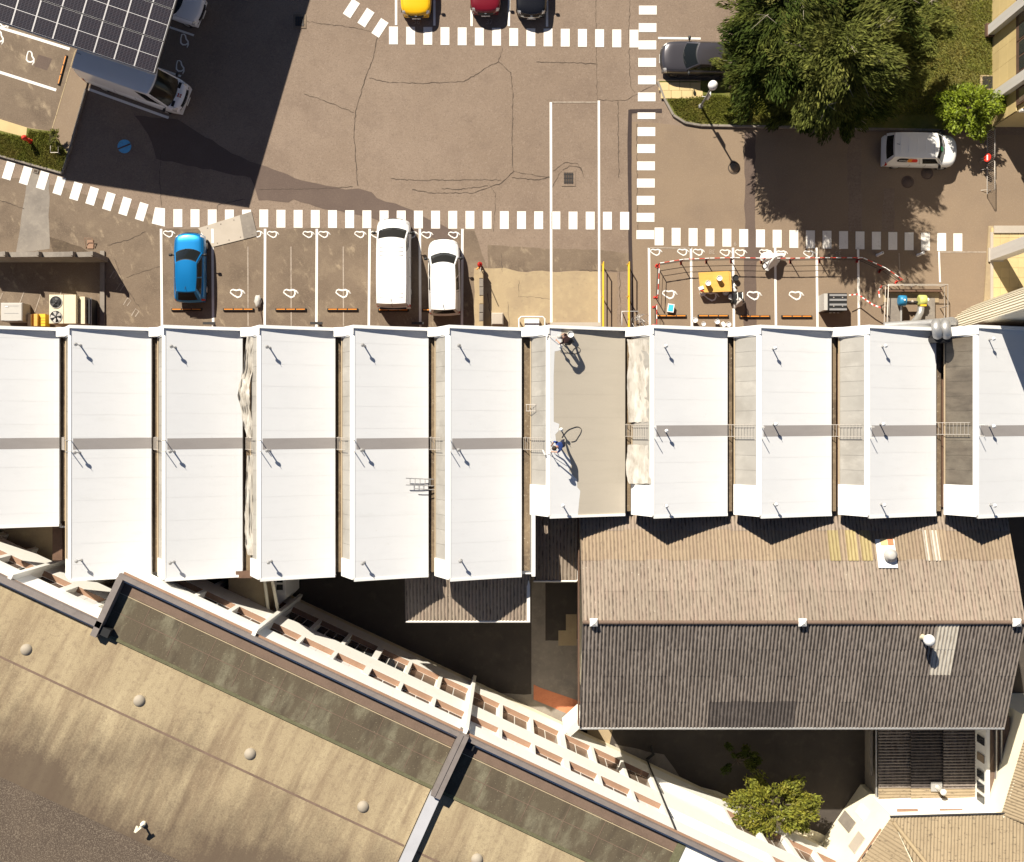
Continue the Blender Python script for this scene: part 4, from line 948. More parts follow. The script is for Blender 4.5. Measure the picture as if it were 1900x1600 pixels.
for k, (x, y_) in enumerate(fine[:-1]):
    x2, y2 = fine[k+1]; mx, my = (x+x2)/2, (y_+y2)/2; an = math.atan2(y2-y_, x2-x)
    wd_ = math.hypot(x2-x,y2-y_)/2-.015; th_ = .03 if k % 2 else .08; dx_ = Vector((math.cos(an),math.sin(an),0)); dn_ = Vector((-math.sin(an),math.cos(an),0)); c_ = Vector((mx,my,0))+dn_*.012
    q = [c_-dx_*wd_-dn_*.02, c_+dx_*wd_-dn_*.02, c_+dx_*wd_+dn_*th_, c_-dx_*wd_+dn_*th_]
    MB().hexa(q, [v+Vector((LEAN,0,15)) for v in q]).build('cladding_rib', 'metal_ivory', cw)
MB().tube([(25.0,5.42,9.8),(31,5.42,9.8)], .07, 8).build('flashing', 'dark_metal', cw)

# ================================================================== SOLAR CANOPY (upper left)
sc_mat = bpy.data.materials.new('solar_panel_cells'); sc_mat.use_nodes = True; MATS['solar_panel_cells'] = sc_mat
nt = sc_mat.node_tree; N = nt.nodes; Lk = nt.links; bs = N['Principled BSDF']
tc = N.new('ShaderNodeTexCoord'); br = N.new('ShaderNodeTexBrick'); br.offset = 0; br.squash = 1
br.inputs['Color1'].default_value = (.010,.009,.015,1); br.inputs['Color2'].default_value = (.018,.012,.016,1); br.inputs['Mortar'].default_value = (.055,.050,.062,1)
br.inputs['Scale'].default_value = 1; br.inputs['Mortar Size'].default_value = .012; br.inputs['Brick Width'].default_value = .166; br.inputs['Row Height'].default_value = .082
Lk.new(tc.outputs['Object'], br.inputs['Vector']); Lk.new(br.outputs['Color'], bs.inputs['Base Color']); bs.inputs['Roughness'].default_value = .25
C0 = P(286,136,6.0); C1 = P(-156,-12,7.9); Uv = (C1-C0); upd = (P(325,0,6.0)-C0); upd.z = 0
uu = Uv.normalized(); upn = (upd-uu*upd.dot(uu)).normalized(); nrm = upn.cross(uu).normalized()
if nrm.z < 0: nrm = -nrm
can = thing('solar_canopy', (C0.x, C0.y, 0), 'dark solar panel canopy over the rotated parking at the upper left', 'solar canopy')
pwid, plen = 1.035, 1.70
Mr = Matrix((uu, upn, nrm)).transposed()
if Mr.determinant() < 0: Mr = Matrix((uu, upn, -nrm)).transposed()
sgn = 1 if (Mr @ Vector((0,0,1))).z > 0 else -1
fm = MB(); fm.box((0,0,0), (pwid-.012, plen-.03, .04)); fme = fm.mesh('solar_panel', 'aluminium')
cm_ = MB()
for s_ in (-1, 1): cm_.add([(x*(pwid/2-.032), s_*plen/4+y_*(plen/4-.012-.010*(1 if s_*y_>0 else 0)), .0225*sgn) for x, y_ in ((-1,-1),(1,-1),(1,1),(-1,1))], [(0,1,2,3)])
cme = cm_.mesh('cells', 'solar_panel_cells')
for i in range(12):
    for j in range(9):
        c = C0+uu*(pwid*(i+.5))+upn*(plen*(j+.5)+.03*j)
        o = bpy.data.objects.new('solar_panel', fme); col.objects.link(o); o.parent = can
        o.location = c-ROOTOFF[can.name]; o.rotation_euler = Mr.to_euler()
        q = bpy.data.objects.new('cells', cme); col.objects.link(q); q.parent = o
LU, LV = pwid*12, plen*9+.3
m = MB(); q = [C0+uu*.05+upn*.05, C0+uu*(LU-.05)+upn*.05, C0+uu*(LU-.05)+upn*(LV-.1), C0+uu*.05+upn*(LV-.1)]; m.hexa([v-nrm*.055 for v in q], [v-nrm*.03 for v in q]); m.build('light_stop_deck', 'dark_metal', can)  # unseen sheet added to stop sun leaking through panel gaps, dark against bounce
for a in (.12, LU/2, LU-.12): MB().tube([C0+uu*a-nrm*.12, C0+uu*a+upn*LV-nrm*.12], .07, 6).build('purlin', 'galvanised', can)
for a in (0., 2.4, 5.2, 8.6, 12): MB().tube([C0+upn*a-nrm*.09, C0+uu*LU+upn*a-nrm*.09], .06, 6).build('rafter', 'galvanised', can)
MB().tube([C0-uu*.04+upn*0-nrm*.03, C0-uu*.04+upn*LV-nrm*.03], .05, 6).build('edge_trim', 'dark_metal', can)
for a, b in ((3.2,6.0),(3.2,12.5),(10.5,6.0),(10.5,12.5)):
    t_ = C0+uu*a+upn*b; MB().tube([(t_.x,t_.y,0),(t_.x,t_.y,t_.z-.15)], .11, 10).build('column', 'galvanised', can)

# ================================================================== TREES
def tree(name, label, px, py, h, rx, ry, rzv, nclump, nleaf, lsz, mat, seed, flat=.55, sprays=12, group=None, trunk=.16, feather=1., lw=(.28,.5)):
    rg = random.Random(seed); base = P(px, py, 0); base.z = .1
    t = thing(name, base, label, 'tree' if h > 3.2 else 'shrub', group)
    cz = h-rzv
    m = MB(); top = base+Vector((rg.uniform(-.3,.3), rg.uniform(-.3,.3), h*.88))
    m.tube([base, base.lerp(top,.35)+Vector((.08,.05,0)), base.lerp(top,.7), top], [trunk, trunk*.8, trunk*.5, trunk*.15], 8)
    br_ = MB(); lv = MB(); vs = []; fs = []
    for c in range(nclump):
        # clump centres biased to the crown's shell, upper half
        while True:
            d = Vector((rg.gauss(0,1), rg.gauss(0,1), rg.gauss(.25,.8)))
            if d.length > .1: d.normalize(); break
        rad = rg.uniform(.35,1.)**.6
        cc = base+Vector((0,0,cz))+Vector((d.x*rx*rad, d.y*ry*rad, d.z*rzv*rad))
        if cc.z < base.z+.6: cc.z = base.z+.6
        st = base+(top-base)*max(.25, min(.95, (cc.z-base.z)/h*.85))
        mid = st.lerp(cc,.55)+Vector((0,0,.15))
        r0 = trunk*.32*rg.uniform(.6,1)
        m.tube([st, mid, cc], [r0, r0*.6, r0*.25], 5, False)
        out = (cc-base-Vector((0,0,cz))); out.z *= .3
        out = out.normalized() if out.length > .05 else Vector((1,0,0))
        cr = rg.uniform(.45,.95)*min(rx,ry)*.36
        if c < sprays:                                  # bare pale twigs breaking the surface
            tip = cc+out*cr*1.1+Vector((rg.uniform(-.3,.3),rg.uniform(-.3,.3),cr*flat*.9))
            br_.tube([mid+Vector((0,0,.2)), cc+Vector((0,0,cr*flat)), tip], [.03,.022,.008], 4, False)
            for q in range(3):
                a_ = cc+Vector((0,0,cr*flat)); e = a_+Vector((rg.uniform(-1,1)*cr, rg.uniform(-1,1)*cr, rg.uniform(.05,.2)))
                br_.tube([a_, e], [.014,.004], 4, False)
        nl = int(nleaf*rg.uniform(.6,1.3))
        for q in range(nl):
            v = Vector((rg.gauss(0,1), rg.gauss(0,1), rg.gauss(0,1))); v.normalize(); v *= rg.random()**.45*cr
            p = cc+Vector((v.x,v.y,v.z*flat))+out*(v.dot(out)*(.5 if feather < 1.2 else 1.0)); p.z -= (.22*max(0,v.dot(out)) if feather > 1.2 else 0)
            ax = (out*feather+Vector((rg.uniform(-1,1),rg.uniform(-1,1),rg.uniform(-.5,.5)))).normalized()
            up = Vector((rg.uniform(-.8,.8),rg.uniform(-.8,.8),1)).normalized()
            sd_ = ax.cross(up).normalized(); l = lsz*rg.uniform(.6,1.4); w_ = l*rg.uniform(*lw)
            o = len(vs); vs += [p-ax*l*.5, p+sd_*w_*.5, p+ax*l*.5, p-sd_*w_*.5]; fs.append((o,o+1,o+2,o+3))
    m.build('trunk', 'bark', t); 
    if sprays: br_.build('twigs', 'bark_pale', t)
    lv.add(vs, fs); lv.build('crown', mat, t)
    return t
TG = 'trees of the planted island'
tree('broad_tree', 'dark tree overhanging the grey saloon car', 1404, 162, 8.0, 2.5, 2.8, 2.8, 68, 459, .30, 'leaf_dark', 3, group=TG, feather=2.0, lw=(.13,.26))
tree('broad_tree', 'tall olive green tree with pale twigs in the middle of the island', 1476, 182, 9.8, 3.0, 3.0, 3.2, 76, 459, .30, 'leaf_olive', 5, group=TG, sprays=24, feather=2.0, lw=(.13,.26))
tree('broad_tree', 'dark tree at the top edge left of the lawn', 1403, 98, 9.8, 3.0, 2.6, 3.0, 59, 432, .30, 'leaf_dark', 8, group=TG, feather=2.0, lw=(.13,.26))
tree('broad_tree', 'lighter green leafy tree bordering the lawn', 1580, 150, 5.8, 2.3, 2.5, 2.4, 56, 364, .30, 'leaf_olive', 11, group=TG, sprays=6, feather=2.0, lw=(.13,.26))
tree('broad_tree', 'shaded dark tree just above the kerb behind the white van', 1525, 212, 5.8, 2.9, 1.9, 2.4, 56, 418, .30, 'leaf_dark', 14, group=TG, sprays=8, feather=2.0, lw=(.13,.26))
tree('broad_tree', 'dark tree behind the olive one beside the lawn', 1525, 95, 9.4, 2.6, 2.2, 2.6, 39, 378, .30, 'leaf_dark', 17, group=TG, sprays=4, feather=2.0, lw=(.13,.26))
tree('broad_tree', 'small tree reaching over the lane between lamp and drain cover', 1452, 218, 5.2, 1.9, 1.4, 1.9, 30, 378, .30, 'leaf_dark', 19, group=TG, sprays=10, feather=2.0, lw=(.13,.26))
tree('broad_tree', 'low light green tree at the lawn edge near the top', 1640, 92, 5.2, 1.9, 1.9, 1.8, 34, 420, .26, 'leaf_olive', 53, group=TG, sprays=8, feather=1.6, lw=(.2,.35))
tree('broad_tree', 'low feathery tree between the saloon car and the globe lamp', 1352, 168, 4.2, 1.25, 1.3, 1.4, 18, 420, .26, 'leaf_olive', 59, group=TG, sprays=10, feather=2.0, lw=(.13,.26), trunk=.08)
tree('laurel_shrub', 'bright glossy green shrub beside the column building', 1777, 219, 2.6, 1.65, 1.35, 1.15, 60, 200, .19, 'leaf_bright', 23, flat=.8, sprays=0, trunk=.06)
tree('low_shrub', 'small leafy shrub beside the drain cover', 1366, 205, 1.0, .6, .45, .45, 12, 70, .14, 'leaf_bright', 29, flat=.8, sprays=0, trunk=.03)
tree('low_shrub', 'straggly weed clump beside the corner kerb in the hydrant bed', 110, 260, .8, .5, .5, .35, 10, 60, .12, 'leaf_olive', 31, flat=.8, sprays=0, trunk=.03)
tree('yard_tree', 'yellow green tree in the dark courtyard at the lower right', 1406, 1462, 4.2, 2.35, 1.5, 1.5, 60, 170, .19, 'leaf_yard', 37, flat=.75, sprays=0, trunk=.12)
tree('yard_shrub', 'dim shaded shrub at the back of the dark courtyard', 1360, 1395, 2.0, 1.2, .8, .8, 16, 90, .16, 'leaf_dark', 41, flat=.75, sprays=0, trunk=.06)
# ================================================================== VEHICLES  (local frame: x forward, y left)
def make_car(name, label, cat, L, W, H, paint, gh, hood=.98, nose=.72, belt=.98, tail=.98, rear_z=.62, plan=(.10,.06), bulge=.22, windows='hatch', group=None, mark=None, roof_mat=None):
    t = local(name, label, cat, group); hl = L/2
    zt = [(-1.0,rear_z),(-.985,tail-.08),(-.94,tail),(gh['br']/hl, belt),(gh['bf']/hl, hood+.01),(gh['bf']/hl+.02, hood),(.80,hood-.06),(.92,(hood+nose)/2),(.975,nose),(1.0,nose-.16)]
    cf, cr_ = plan
    def half(s):
        a = W/2
        if s > .45: a *= 1-cf*((s-.45)/.55)**2.4
        if s < -.5: a *= 1-cr_*((-s-.5)/.5)**2.2
        return a
    tab = [(0,0,0),(.2,.35,-.003),(.38,.66,-.015),(.5,.83,-.038),(.58,.92,-.075),(.66,.97,-.14)]
    def bp(s, t_):
        a = abs(t_); sg = 1 if t_ >= 0 else -1; ht = half(s); z_ = interp(zt, s)
        if a <= .66:
            fy = interp([(q[0],q[1]) for q in tab], a); z = z_+interp([(q[0],q[2]) for q in tab], a)
        else:
            u = (a-.66)/.34; fy = interp([(0,.97),(.25,1.0),(.6,1.0),(.85,.975),(1,.93)], u); z = (z_-.14)+(.20-(z_-.14))*u
        x = s*hl; e = smooth01((abs(s)-.72)/.28)
        x -= (1 if s > 0 else -1)*e*(.20 if s > 0 else .10)*(fy**2.6)
        return Vector((x, sg*fy*ht, z))
    ss = [-1,-.985,-.96,-.92,-.86,-.78,-.68,-.55,-.4,-.25,-.1,.05,.2,.32,.42,.52,.60,.68,.76,.83,.88,.92,.95,.975,.99,1.]
    ts = [-1,-.9,-.8,-.72,-.66,-.58,-.5,-.38,-.2,0,.2,.38,.5,.58,.66,.72,.8,.9,1]
    m = MB(); m.grid([[bp(s,q) for q in ts] for s in ss])
    for s in (ss[0], ss[-1]):
        ring = [bp(s,q) for q in ts]; m.add(ring, [tuple(range(len(ts))) if s == ss[0] else tuple(range(len(ts)-1,-1,-1))])
    m.add([bp(s,q) for s in ss for q in (-1,1)], [(2*i,2*i+1,2*i+3,2*i+2) for i in range(len(ss)-1)])
    body = m.build('body', paint, t)
    def bpatch(nm, mat, s0, s1, t0, t1, off=.008, ns=5, nt_=5, parent=None):
        rows = []
        for i in range(ns+1):
            r = []
            for j in range(nt_+1):
                s = s0+(s1-s0)*i/ns; q = t0+(t1-t0)*j/nt_; p = bp(s,q); e = 1e-3
                du = bp(min(1,s+e),q)-bp(max(-1,s-e),q); dv = bp(s,q+e)-bp(s,q-e); nn = du.cross(dv)
                r.append(p+nn.normalized()*off if nn.length > 1e-12 else p)
            rows.append(r)
        return MB().grid(rows).build(nm, mat, parent or t)
    for sg in (1,-1):
        bpatch('headlight', 'lamp_glass', .88,.965, .46*sg,.72*sg)
        bpatch('tail_light', 'tail_red', -.985,-.93, .52*sg,.8*sg)
    bpatch('grille', 'black_plastic', .972,.992, -.34,.34)
    bpatch('bumper_trim', 'black_plastic' if paint != 'paint_black' else 'chrome', .993,.9995, -.5,.5)
    for sg in (1,-1): bpatch('bonnet_seam', 'black_plastic', gh['bf']/hl+.03,.90, .50*sg,.508*sg, .004, 6, 1)
    bpatch('scuttle', 'black_plastic', gh['bf']/hl-.03, gh['bf']/hl+.025, -.46,.46, .006)
    # cabin
    zb, zr_ = belt-.02, H-.055
    def cp(side, u, v):
        s_ = math.sin(math.pi*v)*.018
        if side in 'FB':
            k = 1-(2*u-1)**2
            if side == 'F': xb, xt, wb, wt, bg, d = gh['bf'], gh['tf'], gh['wbf'], gh['wtf'], bulge, 1
            else: xb, xt, wb, wt, bg, d = gh['br'], gh['tr'], gh['wbr'], gh['wtr'], .07, -1
            x = (xb+(xt-xb)*v)+d*(bg*(1-.35*v)*k+s_); y = (2*u-1)*(wb+(wt-wb)*v)
        else:
            d = 1 if side == 'L' else -1
            x = (gh['br']+(gh['tr']-gh['br'])*v)*(1-u)+(gh['bf']+(gh['tf']-gh['bf'])*v)*u
            y = d*((gh['wbr']+(gh['wtr']-gh['wbr'])*v)*(1-u)+(gh['wbf']+(gh['wtf']-gh['wbf'])*v)*u+.03*math.sin(math.pi*u)+s_)
        return Vector((x, y, zb+(zr_-zb)*v))
    m = MB()
    for sd_ in 'FBLR':
        rows = [[cp(sd_, k/12, v/5) for k in range(13)] for v in range(6)]
        if sd_ in 'BL': rows = [r[::-1] for r in rows]
        m.grid(rows)
    m.build('cabin', paint, t)
    rows = []
    for i in range(15):
        a = i/14; r = []
        for j in range(13):
            b = j/6-1; k = 1-b*b
            xr = gh['tr']-.07*.65*k; xf = gh['tf']+bulge*.65*k
            x = xr+(xf-xr)*a; y = b*(gh['wtr']*(1-a)+gh['wtf']*a+.03*math.sin(math.pi*a))
            z = zr_+.055*(1-abs(b)**3)*(.55+.45*math.sin(math.pi*min(1,max(0,a))))
            r.append((x,y,z))
        rows.append(r[::-1])
    rows = [r[::-1] for r in rows]
    rf = MB().grid([list(c) for c in zip(*[r for r in rows])][::-1]).build('roof', roof_mat or paint, t)
    def win(nm, sd_, u0, u1, v0, v1, mat='glass_car', parent=None, off=.008, skew=(0,0)):
        rows = []
        for v in range(5):
            vv = v0+(v1-v0)*v/4; r = []
            for k in range(9):
                f = k/8; uu_ = u0+(u1-u0)*f; uu_ += (skew[0]*(1-f)+skew[1]*f)*(v/4)
                p = cp(sd_, uu_, vv); e = 1e-3; n_ = (cp(sd_,uu_+e,vv)-cp(sd_,uu_-e,vv)).cross(cp(sd_,uu_,vv+e)-cp(sd_,uu_,vv-e)).normalized()
                if sd_ in 'BL': n_ = -n_
                r.append(p+n_*off)
            rows.append(r if sd_ in 'FR' else r[::-1])
        return MB().grid(rows).build(nm, mat, parent or t)
    ws = win('windscreen', 'F', .045,.955,.04,.93)
    dash = win('dashboard', 'F', .12,.88,.06,.30, 'black_plastic', ws, -.05)
    win('screen_foot_strip', 'F', .10,.90,.02,.05, 'black_plastic', ws, .014)  # plain black strip along the foot of the windscreen
    for sg in (.30,.58):                                # wipers resting on the glass
        a_ = cp('F', sg, .03); b_ = cp('F', sg+.24, .16); n_ = Vector((.5,0,.8)).normalized()*.022
        MB().tube([a_+n_, b_+n_], .010, 5).build('wiper', 'black_plastic', ws)
    win('screen_border', 'F', .045,.955,.90,.945, 'black_plastic', ws, .012)
    for sg in (1,-1):
        for s_ in (-.30,.12): bpatch('door_seam', 'black_plastic', s_, s_+.006, .60*sg,.97*sg, .004, 1, 6)
    if windows != 'panel': win('rear_window', 'B', .10,.90,.14,.90)
    else:
        win('rear_door_seam', 'B', .495,.505,.0,.98, 'black_plastic')
    for sd_ in 'LR':
        if windows == 'panel':
            win('side_window', sd_, .80,.965,.16,.86, skew=(0,-.02))
        elif windows == 'mpv':
            win('side_window', sd_, .70,.965,.16,.88); win('side_window', sd_, .42,.67,.16,.88); win('side_seam', sd_, .38,.385,.0,.98, 'black_plastic')
        elif windows == 'half':
            win('side_window', sd_, .66,.96,.14,.88); win('side_seam', sd_, .60,.605,.0,.95, 'black_plastic')
        else:
            win('side_window', sd_, .50,.94,.10,.90, skew=(0,-.02)); win('side_window', sd_, .10,.47,.10,.90, skew=(.02,0))
    for sg in (1,-1):
        MB().lathe((0,0,0), [(.02,-.10),(.07,-.08),(.09,0),(.07,.08),(.02,.10)], 10, m=Matrix.Rotation(R(90),3,'X')).v
        mm = MB(); mm.lathe((gh['bf']-.12, sg*(W/2+.09), belt+.06), [(.015,-.11),(.07,-.09),(.085,0),(.07,.09),(.015,.11)], 10, m=Matrix.Rotation(R(90),3,'X'))
        mm.tube([(gh['bf']-.12, sg*(W/2-.08), belt-.02),(gh['bf']-.12, sg*(W/2+.04), belt+.04)], .03, 6)
        mm.build('door_mirror', 'black_plastic' if paint != 'paint_white' else 'black_plastic', t)
    for fx in (hl*.64, -hl*.60):
        for sg in (1,-1):
            wm = MB(); Mx_ = Matrix.Rotation(R(90),3,'X'); wm.lathe((fx, sg*(W/2-.12), .32), [(.20,-.11),(.31,-.10),(.32,0),(.31,.10),(.20,.11)], 20, m=Mx_)
            wo = wm.build('wheel', 'rubber', t)
            MB().lathe((fx, sg*(W/2-.03), .32), [(.19,-.02),(.19,.02),(.05,.025)], 16, m=Mx_).build('rim', 'galvanised', wo)
    MB().box((hl-.005,0,.45), (.02,.50,.11)).build('number_plate', 'plastic_white', t)
    MB().tube([(gh['tr']+.25,0,H-.02),(gh['tr']+.05,0,H+.10)], .012, 5).build('aerial', 'black_plastic', t)
    return t, bp, cp
def GH(br, bf, tr, tf, wbr, wbf, wtr, wtf): return dict(br=br,bf=bf,tr=tr,tf=tf,wbr=wbr,wbf=wbf,wtr=wtr,wtf=wtf)
hatch = lambda: GH(-1.92,.78,-1.45,.12,.72,.80,.54,.60)
t, bp_, cp_ = make_car('hatchback_car', 'bright blue hatchback parked in the first stall', 'car', 4.06, 1.78, 1.46, 'paint_blue', hatch(), hood=.98, nose=.74, belt=.96, tail=.92, bulge=.26)
place(t, P(353,497,.6)-Vector((0,0,.6)), R(90))
t, bp_, cp_ = make_car('panel_van', 'long white panel van with a ribbed roof next to the white estate van', 'van', 5.2, 1.95, 2.05, 'paint_white', GH(-2.46,1.80,-2.40,1.13,.93,.87,.81,.81), hood=1.18, nose=.95, belt=1.15, tail=1.15, rear_z=.5, plan=(.09,.02), bulge=.20, windows='panel')
for k in range(13):
    for sg in ((-1,1) if k > 2 else (0,)):
        x = .75-k*.235
        MB().box((x, sg*.36, 2.045-.012*abs(sg)), (.035,.60 if sg else 1.3,.018)).build('roof_rib', 'paint_van', t)
MB().box((-2.58,0,1.0), (.10,1.5,.10)).build('rear_step', 'dark_metal', t)
place(t, P(730,489,.9)-Vector((0,0,.9)), R(90))
t, bp_, cp_ = make_car('estate_van', 'white estate van with side windows and dark windscreen', 'van', 4.42, 1.83, 1.84, 'paint_white', GH(-2.08,1.12,-1.96,.50,.84,.82,.66,.68), hood=1.06, nose=.80, belt=1.02, tail=1.02, rear_z=.5, plan=(.16,.05), bulge=.24, windows='mpv')
place(t, P(824,514,.8)-Vector((0,0,.8)), R(91))
t, bp_, cp_ = make_car('cargo_van', 'large white cargo van parked half under the solar canopy', 'van', 6.1, 2.0, 2.55, 'paint_van', GH(-2.95,2.35,-2.85,1.55,.96,.90,.84,.80), hood=1.28, nose=1.0, belt=1.2, tail=1.2, rear_z=.5, plan=(.16,.02), bulge=.20, windows='panel')
for sg in (1,-1):
    MB().box((2.55, sg*.55, 1.19), (.16,.34,.03)).build('bonnet_vent', 'black_plastic', t)
em = MB()
for q in (-1,1):
    for r_ in (-1,1): em.lathe((2.74+q*.07, r_*.06, 1.195), [(.05,0),(.05,.02),(.03,.021)], 10)
em.build('bonnet_emblem', 'tail_red', t)
MB().box((-3.15,.55,.95), (.24,.12,.5)).build('rear_door_edge', 'plastic_white', t); MB().box((-3.15,-.55,.95), (.24,.12,.5)).build('rear_door_edge', 'plastic_white', t)
place(t, P(250,148,1.1)-Vector((0,0,1.1)), R(-20))
sedan = lambda: GH(-1.75,.88,-1.05,.20,.74,.80,.56,.60)
t, _, _ = make_car('white_car', 'white car in shade beside the solar canopy edge', 'car', 4.4, 1.8, 1.48, 'paint_van', hatch(), bulge=.24)
place(t, P(311,1,.6)-Vector((0,0,.6)), R(-20))
for nm, px, py, pt, lb in (('compact_car',772,-33,'paint_yellow','yellow car nosing in from the top edge'),('compact_car',901,-38,'paint_red','dark red car nosing in from the top edge'),('compact_car',986,-33,'paint_black','black car nosing in from the top edge')):
    t, _, _ = make_car(nm, lb, 'car', 4.1, 1.78, 1.5, pt, hatch(), bulge=.26, plan=(.18,.06), group='cars along the top edge')
    MB().box((2.0,0,.70), (.05,.12,.06)).build('badge', 'chrome', t); place(t, P(px,py,.6)-Vector((0,0,.6)), R(-90))
t, _, _ = make_car('saloon_car', 'dark grey saloon car half hidden under the tree', 'car', 4.75, 1.85, 1.46, 'paint_grey', sedan(), bulge=.24, plan=(.14,.08))
place(t, P(1301,109,.6)-Vector((0,0,.6)), R(179))
t, bp_, cp_ = make_car('service_van', 'small white service van with an orange and black side logo', 'van', 4.25, 1.82, 1.84, 'paint_white', GH(-2.02,1.12,-1.82,.52,.86,.82,.68,.70), hood=1.06, nose=.80, belt=1.0, tail=1.0, rear_z=.5, plan=(.16,.05), bulge=.22, windows='half')
def decal(nm, mat, sd_, u0, u1, v0, v1, off, shape=None):
    rows = []
    for v in range(9):
        r = []
        for k in range(17):
            f = k/16; g_ = v/8; uu_ = u0+(u1-u0)*f; h_ = math.sqrt(max(0,1-(2*f-1)**4)) if shape else 1
            vv = (v0+v1)/2+(v1-v0)*(g_-.5)*h_
            p = cp_(sd_, uu_, vv); e = 1e-3; n_ = (cp_(sd_,uu_+e,vv)-cp_(sd_,uu_-e,vv)).cross(cp_(sd_,uu_,vv+e)-cp_(sd_,uu_,vv-e)).normalized()
            if sd_ in 'BL': n_ = -n_
            r.append(p+n_*off)
        rows.append(r if sd_ in 'FR' else r[::-1])
    return MB().grid(rows).build(nm, mat, t)
decal('logo_oval', 'black_plastic', 'R', .12,.40,.36,.86,.012, True); decal('logo_flame', 'orange_band', 'R', .34,.50,.36,.86,.015, True); decal('logo_flame', 'red_paint', 'R', .43,.56,.38,.84,.018, True)
def wrap_text(txt, size, sd_, u, v, mat, flip=1):
    me = text_mesh(txt, size, mat, 'logo_lettering'); c = cp_(sd_,u,v); e = .01
    du = (cp_(sd_,u+e,v)-cp_(sd_,u-e,v)).normalized()*flip; dv = (cp_(sd_,u,v+e)-cp_(sd_,u,v-e)).normalized(); n_ = du.cross(dv)
    M_ = Matrix((du, dv, n_)).transposed().to_4x4(); M_.translation = c+n_*.024
    me.transform(M_); o = bpy.data.objects.new('logo_lettering', me); col.objects.link(o); o.parent = t
wrap_text('orna', .26, 'R', .26, .60, 'plastic_white'); wrap_text('orna', .30, 'B', .50, .62, 'black_plastic', 1)
decal('parking_card', 'green_card', 'F', .36,.52,.40,.75,.014)
for k in range(5): MB().box((.38-k*.48,0,1.845), (.02,.9,.012)).build('roof_rib', 'paint_van', t)
place(t, P(1708,279,.8)-Vector((0,0,.8)), R(-1.5))
# ================================================================== SMALL THINGS
# ---- wheel stops
def wheel_stop():
    t = local('wheel_stop', 'x', 'wheel stop', 'orange wheel stops at the stall ends')
    m = MB(); m.hexa([Vector((a*.90,b*.085,.02)) for a,b in ((-1,-1),(1,-1),(1,1),(-1,1))],[Vector((a*.87,b*.05,.11)) for a,b in ((-1,-1),(1,-1),(1,1),(-1,1))]); m.build('bar', 'rubber', t)
    for k in (-1,0,1):
        q = MB(); q.hexa([Vector((k*.57+a*.255,b*.036+.018,.085)) for a,b in ((-1,-1),(1,-1),(1,1),(-1,1))],[Vector((k*.57+a*.25,b*.026+.016,.118)) for a,b in ((-1,-1),(1,-1),(1,1),(-1,1))]); q.build('reflector', 'orange_band', t)
    return t
ws0 = wheel_stop(); first = True
for px, py, rz, lb in ((347,575,0,'orange wheel stop behind the blue hatchback'),(443,575,0,'orange wheel stop in the empty stall right of the blue car'),(540,575,0,'orange wheel stop in the second empty stall from the blue car'),(636,575,0,'orange wheel stop in the empty stall left of the ribbed white van'),
    (730,576,0,'orange wheel stop under the rear of the ribbed white van'),(812,576,0,'orange wheel stop under the white estate van'),(1245,587,0,'orange wheel stop beside the blue paint basin'),(1323,587,0,'orange wheel stop below the wooden mixing board'),
    (1400,588,0,'orange wheel stop right of the mixing board'),(1478,588,0,'orange wheel stop left of the dark machine'),(117,131,75,'dark wheel stop in the rotated stall beside the solar canopy')):
    if first: o = ws0; first = False; place(o, P(px,py,.02), R(rz)); o['label'] = lb
    else: o = clone(ws0, P(px,py,.02), R(rz), lb)
# ---- street lamp
t = thing('street_lamp', P(1300,198,.12), 'white globe street lamp at the curved kerb', 'street lamp'); b = P(1300,198,.12)
top = b+Vector((0,0,3.3)); sdir = Vector((1,0,0))
MB().tube([b, top], [.065,.045], 10).build('pole', 'metal_grey', t)
MB().lathe(b, [(.16,0),(.16,.06),(.09,.12)], 12).build('base', 'metal_grey', t)
MB().lathe(top, [(.06,-.12),(.09,-.05),(.10,.0)], 12).build('collar', 'plastic_white', t)
gp = [(.02,0)]+[(.265*math.sin(a*math.pi/14), .265-.265*math.cos(a*math.pi/14)) for a in range(1,14)]+[(.01,.53)]
MB().lathe(top+Vector((0,0,-.02)), gp, 20).build('globe', 'plastic_white', t)
MB().tube([b+Vector((0,0,1.7)), b+Vector((-.25,.0,1.75))], .02, 6).build('bracket', 'plastic_white', t)
MB().cham(b+Vector((.10,-.02,1.9)), (.10,.22,.8)).build('sign_plate', 'plastic_white', t)
# ---- bollards
for px, py, lb in ((1628,474,'white bollard at the shade edge above the barrier tape'),(1703,474,'white bollard in the shade right of the other one')):
    b = P(px,py,0); t = thing('bollard', b, lb, 'bollard', 'white bollards above the fenced pen')
    MB().lathe(b, [(.10,0),(.085,.03),(.085,.80),(.07,.83),(.04,.832)], 14).build('post', 'plastic_white', t)
    MB().lathe(b+Vector((0,0,.826)), [(.035,0),(.035,.014)], 10).build('cap_hole', 'black_plastic', t)
